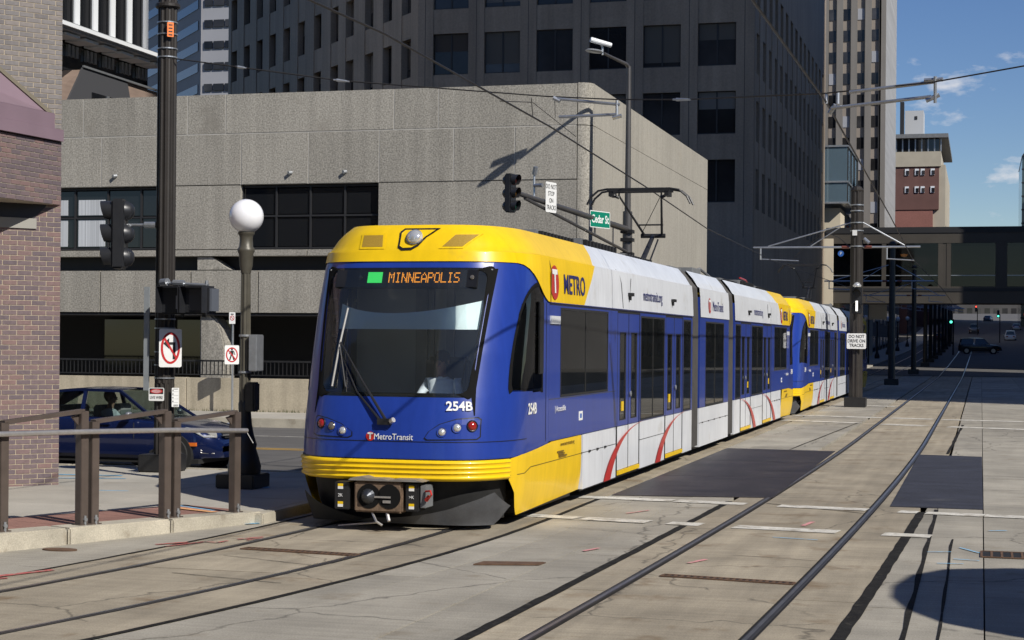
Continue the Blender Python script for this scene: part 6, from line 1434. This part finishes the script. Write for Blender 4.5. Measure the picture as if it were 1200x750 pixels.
# ---- no-pedestrian post
NX, NY = -19.84, 43.2
np_ = thing('thin_sign_post', 'thin pale post with the no-pedestrian sign before the low wall', 'post', (NX, NY, .1)); b = MB(); b.tube([(NX, NY, .10), (NX, NY, 2.86)], .03, 8); b.build('post', galv, np_, world=True)
sign('no_pedestrian_sign', 'square no-pedestrian sign with walking figure in red circle', (NX + .0, NY - .05, 1.69), (.80, .60, 0), .40, .52, [ring(.165, .205, .034, sr), polyf([[(2.1 * a_, 2.1 * b_) for a_, b_ in q_] for q_ in [[(-.012, .06), (.012, .06), (.012, .08), (-.012, .08)], [(-.02, -.01), (.018, -.01), (.022, .055), (-.018, .055)], [(-.02, -.01), (.0, -.01), (-.02, -.07), (-.038, -.07)], [(.0, -.01), (.018, -.01), (.038, -.07), (.02, -.07)], [(.02, .05), (.03, .045), (.045, .0), (.035, -.002)], [(-.018, .05), (-.028, .045), (-.04, .01), (-.03, .008)]]], sb_, 'walking_figure')])
sign('small_route_sign', 'tiny white sign with red ring on top of the thin post', (NX + .0, NY - .05, 2.70), (.97, .26, 0), .17, .32, [ring(.06, .07, .016, sr), Q(-.04, .04, .09, .12, sb_, 'heading')])

# ---- street light with signal mast arm at the far corner
SX, SY = -9.08, 44.48
st = thing('mast_arm_pole', 'grey street light pole with truss mast arm reaching over the cross street', 'street light', (SX, SY, .1))
b = MB(); b.tube([(SX, SY, .1), (SX, SY, 5.6)], [.15, .125], 14); b.tube([(SX, SY, 5.6), (SX, SY, 9.45)], [.085, .06], 12); b.build('pole', mat('grey_bronze', (.105, .10, .098), .4, .5, var=.1, scale=3), st, world=True, smooth=40)
gb = MATS['grey_bronze']
tip = V((-9.95, 36.4, 5.42)); rootp = V((SX, SY, 5.12))
b = MB(); b.tube([rootp, tip], [.085, .055], 10); b.build('mast_arm', gb, st, world=True, smooth=40)
low0 = V((SX, SY, 4.52)); low1 = rootp.lerp(tip, .93) + V((0, 0, -.06)); b = MB(); b.tube([low0, low1], .04, 8); b.build('truss_strut', gb, st, world=True)
for f in (.15, .33, .5, .68): b = MB(); b.tube([rootp.lerp(tip, f), low0.lerp(low1, f / .93)], .02, 6); b.build('truss_web', gb, st, world=True)
for z0_ in (5.02, 4.80, 4.42): b = MB(); b.box((SX - .16, SY - .17, z0_), (SX + .16, SY + .17, z0_ + .09)); b.build('pole_clamp', blackp, st, world=True)
lt = V((-9.50, 43.30, 9.62)); b = MB(); b.tube([(SX, SY, 9.42), (SX - .05, SY - .1, 9.5), lt + V((.12, .4, -.04)), lt], [.05, .05, .04, .035], 8); b.build('lamp_arm', gb, st, world=True, smooth=50)
b = MB(); b.lathe([(.001, -.05), (.16, -.035), (.19, 0), (.14, .05), (.001, .07)], n=16, M=Matrix.Translation(lt + V((-.20, -.25, .02))) @ Matrix.Rotation(R(60), 4, 'Z') @ Matrix.Diagonal((1.7, .8, .8, 1))); b.build('lamp_head', galv, st, world=True, smooth=60)
cmr = thing('security_camera', 'white bullet camera mounted above the street light arm', 'camera', tuple(lt + V((-.03, -.05, .0)))); b = MB(); b.tube([(0, 0, -.05), (0, 0, .15), (-.03, -.03, .24)], .03, 8); b.build('stem', galv, cmr); b = MB(); b.tube([(.22, .05, .20), (-.20, -.22, .30), (-.26, -.26, .315)], [.06, .068, .064], 10); b.build('camera_body', mat('camera_white', (.70, .72, .74), .4), cmr)
signal_head('traffic_signal', 'black three-section traffic signal hanging at the tip of the mast arm', tuple(tip + V((-.10, -.1, -.02))), (.97, -.24, 0), .80, (off_r, off_y, off_g))
b = MB(); p0 = rootp.lerp(tip, .86); b.tube([p0, p0 + V((0, 0, .62))], .025, 6); b.tube([p0 + V((0, 0, .55)), p0 + V((.05, -.05, .72))], .06, 8); b.tube([p0 + V((0, 0, .30)), p0 + V((.22, -.1, .30))], .045, 8); b.build('detector', galv, st, world=True)
p1 = rootp.lerp(tip, .755)
sign('track_sign', 'narrow white DO NOT STOP ON TRACKS sign hung on the mast arm', tuple(p1 + V((.12, -.10, .12))), (.25, .968, 0), .52, .70, [T('DO NOT', .105, 0, .24, sb_, .85), T('STOP', .105, 0, .08, sb_, .85), T('ON', .105, 0, -.08, sb_, .85), T('TRACKS', .105, 0, -.24, sb_, .8)])
p2 = rootp.lerp(tip, .325)
sign('street_name_sign', 'green Cedar St street name sign on the mast arm', tuple(p2 + V((.13, -.05, -.02))), (.35, .94, 0), .92, .42, [Q(-.44, .44, -.19, .19, sgn, 'green_field', .002), T('Cedar St', .19, 0, 0, sw, .80, .006)])

# ---- centre poles along the tracks
def centre_pole(label, x, y, full):
    z = gz(y); t = thing('centre_pole', label, 'pole', (x, y, z), 'overhead line poles between the tracks')
    r0 = .20 if full else .17
    b = MB(); b.box((x - .36, y - .36, z), (x + .36, y + .36, z + .33)); b.build('plinth', blackp, t, world=True, bevel=.02)
    if full: fluted(x, y, z + .3, z + 7.35, .235, .205, n=9, parent=t)
    else: b = MB(); b.tube([(x, y, z + .3), (x, y, z + 7.2)], [.19, .15], 10); b.build('shaft', blackp, t, world=True)  # distant shafts coloured black to stand for the shade around them
    b = MB(); b.lathe([(.21, 0), (.22, .05), (.14, .16), (.05, .2)], (x, y, z + 7.3), 12); b.build('cap', brownm, t, world=True)
    for s in (-1, 1):
        L_ = 3.5 if s < 0 else 2.1
        b = MB(); b.tube([(x, y, z + 5.42), (x + s * L_, y, z + 5.42)], .035, 8); b.build('bracket_tube', galv, t, world=True)
        b = MB(); b.tube([(x + s * .2, y, z + 6.25), (x + s * (L_ - .5), y, z + 5.46)], .026, 6)
        if s < 0: b.tube([(x + s * .55, y, z + 6.1), (x + s * 1.55, y, z + 5.46)], .02, 6)
        b.build('stay_tube', galv, t, world=True)
        e = x + s * (L_ - .25) if s < 0 else x + s * 1.0
        b = MB(); b.tube([(e, y, z + 5.4), (e, y, z + 5.0)], .03, 6); b.tube([(e, y, z + 5.02), (e + (1.3 if s < 0 else .9), y, z + 4.96)], .022, 6); b.build('steady_arm', galv, t, world=True)
        b = MB(); b.tube([(x + s * .25, y, z + 5.42), (x + s * .5, y, z + 5.42)], .055, 8); b.build('insulator', mat('brown_porcelain', (.16, .05, .035), .3), t, world=True)
    if full:
        for zz in (6.62, 6.82, 6.22, 5.95, 5.42): bandp(x, y, z + zz, .222, t, .04)
        b = MB(); b.box((x - .13, y - .26, z + 5.8), (x + .02, y - .2, z + 5.98)); b.build('tag_plate', sw, t, world=True)
        b = MB(); b.tube([(x + .25, y - .1, z + 5.7), (x + .42, y - .15, z + 5.55)], .06, 8); b.build('floodlight', galv, t, world=True)
        b = MB(); b.tube([(x - .1, y, z + 5.3), (x - .6, y, z + 5.75), (x - 1.1, y, z + 5.95), (x - 1.75, y, z + 5.4), (x - 2.1, y, z + 5.05)], .012, 5); b.build('feeder_cable', blackp, t, world=True)
    return t
centre_pole('large brown fluted centre pole with cantilever arms beside the trailing car', -4.1, 58.9, True)
for k, y in enumerate([91, 121, 146, 161, 176, 194, 212, 230, 250, 270]):
    nm_ = ['first', 'second', 'third', 'fourth', 'fifth', 'sixth', 'seventh', 'eighth', 'ninth', 'farthest'][k]
    centre_pole('centre pole coloured black for its shade, ' + nm_ + ' in line beyond the large brown one', -4.5, y, False)
sign('track_sign', 'white DO NOT DRIVE ON TRACKS sign on the large centre pole', (-4.06, 58.55, 2.23), (1, .15, 0), .64, .52, [T('DO NOT', .105, 0, .15, sb_, .85, .003), T('DRIVE ON', .105, 0, 0, sb_, .85, .003), T('TRACKS', .105, 0, -.15, sb_, .85, .003)])
tsg = thing('tram_signal', 'black tram signal showing a white bar on the large centre pole', 'signal', (-4.05, 58.5, 3.6)); b = MB(); b.box((-.17, -.1, -.45), (.17, .1, .45)); b.build('housing', signal_m, tsg, bevel=.03)
b = MB(); b.box((-.035, -.115, -.36), (.035, -.102, -.02)); b.build('white_bar', mat('bar_light', (.9, .9, .9), .5, emit=(1, .97, .9), estr=1.6), tsg)
for z in (.23, -.2):
    vis = MB(); A_ = [R(-20 + 220 * i / 14) for i in range(15)]; rows = [[V((.15 * math.cos(a), -.1, z + .15 * math.sin(a))) for a in A_], [V((.15 * math.cos(a), -.32, z + .15 * math.sin(a))) for a in A_]]; vis.grid(rows); vis.grid(rows, flip=True); vis.build('visor', signal_m, tsg, smooth=50)
b = MB(); b.lathe([(.13, 0), (.15, .05), (.08, .14), (.001, .17)], (0, -.05, .45), 12); b.build('cap_light', lens_w, tsg, smooth=60)

# ---- globe lamps along the far left sidewalk
for k, y in enumerate([152, 170, 190, 212, 240]):
    z = gz(y) + .1; x = -9.8; nm_ = ['nearest', 'second', 'third', 'fourth', 'farthest'][k]
    t = thing('globe_lamp', nm_ + ' of the globe lamps along the shaded far sidewalk', 'street lamp', (x, y, z), 'globe lamps on the far sidewalk')
    b = MB(); b.lathe([(.25, 0), (.25, .3), (.12, .6), (.07, 1.0), (.06, 3.4), (.1, 3.5), (.1, 3.62)], (x, y, z), 10); b.build('post', blackp, t, world=True); b = MB(); b.lathe([(.1, 0)] + [(.28 * math.sin(R(20 + 160 * i / 10)), .26 - .28 * math.cos(R(20 + 160 * i / 10))) for i in range(11)], (x, y, z + 3.62), 14); b.build('globe', globem, t, world=True, smooth=80)
# ---- far traffic lights and street signs under the skywalk
glow_g, glow_r = mat('signal_green_lit', (.02, .3, .2), .5, emit=(.1, 1, .65), estr=2.2), mat('signal_red_lit', (.4, .02, .02), .5, emit=(1, .08, .05), estr=2.5)
for k, (x, y, zz, mm, lab) in enumerate([(-3.3, 198, 5.2, glow_g, 'green far traffic light left of the far road'), (2.6, 286, 5.8, glow_g, 'green far traffic light over the middle of the hill'), (5.6, 236, 5.4, glow_r, 'red far traffic light near the right edge'), (-1.0, 330, 6.2, glow_r, 'red far traffic light high on the hill')]):
    t = thing('far_traffic_light', lab, 'traffic light', (x, y, gz(y))); b = MB(); b.tube([(x + .25, y, gz(y)), (x + .25, y, gz(y) + zz - 1.2)], .09, 6); b.build('post', blackp, t, world=True)
    b = MB(); b.box((x - .2, y, gz(y) + zz - 1.75), (x + .2, y + .3, gz(y) + zz - .55)); b.build('housing', signal_m, t, world=True); b = MB(); b.lathe([(.15, 0), (.001, .05)], n=10, M=frame((x, y - .02, gz(y) + zz - (1.5 if mm is glow_g else .8)), (1, 0, 0), (0, 0, 1))); b.build('lens', mm, t, world=True)
far_sign = thing('far_sign_board', 'blank pale sign board hanging in the shade under the skywalk', 'sign', (-8.5, 148, 5.2)); b = MB(); b.box((-.75, 0, -1.0), (.75, .08, 1.0)); b.build('board', mat('pale_board', (.45, .43, .38), .7), far_sign); b = MB(); b.tube([(-.75, .1, -5), (-.75, .1, 1)], .06, 6); b.build('board_post', blackp, far_sign)

# ================================================================== overhead wires
def wire(name, label, pts, r_=.010, sag=0.0):
    t = thing(name, label, 'wire', pts[0]); b = MB(); P_ = [V(p) - V(pts[0]) for p in pts]; b.tube(P_, r_, 5); b.build('conductor', mat('wire_dark', (.045, .042, .04), .5, .6), t); return t
wL = [(-7.95, 4, 5.7), (-6.9, 12, 5.63), (-6.45, 18, 5.56), (-6.42, 25.5, 5.44), (-6.6, 34, 5.3), (-7.05, 45, 5.17), (-7.0, 59, 5.0), (-6.5, 91, 5.0), (-6.5, 121, 5.0)]
wR = [(-2.7, 4, 5.4), (-2.1, 13, 5.32), (-1.93, 22, 5.22), (-2.05, 40, 5.1), (-2.25, 59, 5.0), (-1.95, 91, 5.0), (-1.95, 121, 5.0)]
wire('contact_wire', 'overhead contact wire running down to the tram pantograph', wL, .014); wire('contact_wire', 'overhead contact wire above the empty right track', wR, .014)
sp = [(-11.95, 23.7, 6.41), (-9.33, 24.1, 6.04), (-6.19, 24.3, 5.74), (-5.08, 24.0, 5.62), (-4.03, 23.5, 5.52), (-1.96, 22.0, 5.33), (-.6, 21.4, 5.34), (.46, 21.0, 5.44), (5.5, 19.6, 6.1), (11, 18.2, 6.9)]
ws_ = wire('span_wire', 'cross-span wire strung from the left pole over both tracks', sp, .010)
def loc3(p): return V(p) - V(sp[0])
for (a, c) in (((-10.95, 23.86, 6.27), (-10.78, 23.88, 6.245)), ((-9.45, 24.085, 6.057), (-9.2, 24.11, 6.024)), ((-4.18, 23.57, 5.535), (-3.9, 23.41, 5.505))):
    b = MB(); b.tube([loc3(a), loc3(c)], .013, 8); d_ = (V(c) - V(a)).normalized(); b.tube([loc3(a).lerp(loc3(c), .2), loc3(a).lerp(loc3(c), .8)], [.026, .018], 6); b.build('insulator', galv, ws_)
po = thing('pull_off_arm', 'pair of pale steady tubes hung on the span wire over the tram', 'arm', (-5.09, 24.1, 5.4))
def l2(p, t): return V(p) - WPOS[t]
b = MB(); b.tube([l2((-6.03, 24.2, 5.69), po), l2((-5.05, 24.1, 5.56), po)], .022, 8); b.tube([l2((-5.97, 24.2, 5.42), po), l2((-5.08, 24.1, 5.42), po)], .022, 8); b.build('steady_tube', galv, po)
b = MB(); b.tube([l2((-5.09, 24.1, 5.62), po), l2((-5.09, 24.1, 5.36), po)], .022, 6); b.tube([l2((-5.15, 24.1, 5.37), po), l2((-5.02, 24.1, 5.40), po)], .03, 6); b.tube([l2((-6.06, 24.2, 5.70), po), l2((-5.96, 24.2, 5.65), po)], .035, 6); b.build('clamp', galv, po)
b = MB(); b.tube([l2((-6.04, 24.2, 5.70), po), l2((-6.03, 24.2, 5.40), po)], .005, 4); b.tube([l2((-6.42, 24.3, 5.72), po), l2((-6.42, 24.4, 5.46), po)], .006, 4); b.tube([l2((-6.42, 24.3, 5.66), po), l2((-6.65, 23.4, 5.56), po)], .006, 4); b.tube([l2((-6.40, 24.3, 5.66), po), l2((-6.05, 25.6, 5.30), po)], .006, 4); b.build('dropper', MATS['wire_dark'], po)
po2 = thing('pull_off_arm', 'pair of pale steady tubes over the right track against the sky', 'arm', (-.6, 21.6, 5.3))
b = MB(); b.tube([l2((-1.62, 21.75, 5.30), po2), l2((-.58, 21.5, 5.36), po2)], .022, 8); b.tube([l2((-1.85, 21.85, 5.12), po2), l2((-.62, 21.5, 5.18), po2)], .022, 8); b.build('steady_tube', galv, po2)
b = MB(); b.tube([l2((-.57, 21.45, 5.42), po2), l2((-.57, 21.5, 5.10), po2)], .022, 6); b.tube([l2((-.7, 21.5, 5.38), po2), l2((-.48, 21.45, 5.38), po2)], .028, 6); b.tube([l2((-.68, 21.5, 5.13), po2), l2((-.52, 21.5, 5.2), po2)], .03, 6); b.tube([l2((-1.88, 21.9, 5.06), po2), l2((-1.8, 21.85, 5.16), po2)], .03, 6); b.build('clamp', galv, po2)
b = MB(); b.tube([l2((-1.93, 22, 5.34), po2), l2((-1.93, 22, 5.20), po2)], .02, 6); b.tube([l2((-1.8, 22.2, 5.38), po2), l2((-1.8, 22.2, 5.22), po2)], .022, 6); b.build('dropper', galv, po2)

# ================================================================== unseen canopy added right of the camera, outlined to cast the round shadow
cs = SUN / SUN.z * 4.4
sh = thing('shadow_canopy', 'rounded unseen canopy added to cast the shadow at lower right', 'shadow caster', (6.0, 11.0, 0))
cnp = [V((x, y, 0)) + V((cs.x, cs.y, 4.4)) for x, y in [(-.60, 14.75), (-.62, 15.4), (-.50, 16.2), (-.2, 16.75), (.4, 17.05), (1.6, 17.2), (3.4, 17.2), (3.4, 12.4), (1.2, 12.6), (.35, 13.05), (-.15, 13.5), (-.45, 14.1)]]
b = MB(); b.prism(cnp, (0, 0, .12)); b.build('canopy', mat('canopy_grey', (.3, .3, .3), .5), sh, world=True)
for (x, y) in ((6.6, 10.2), (6.6, 13.3)): b = MB(); b.tube([(x, y, 0), (x, y, 4.4)], .09, 10); b.build('column', brownm, sh, world=True)
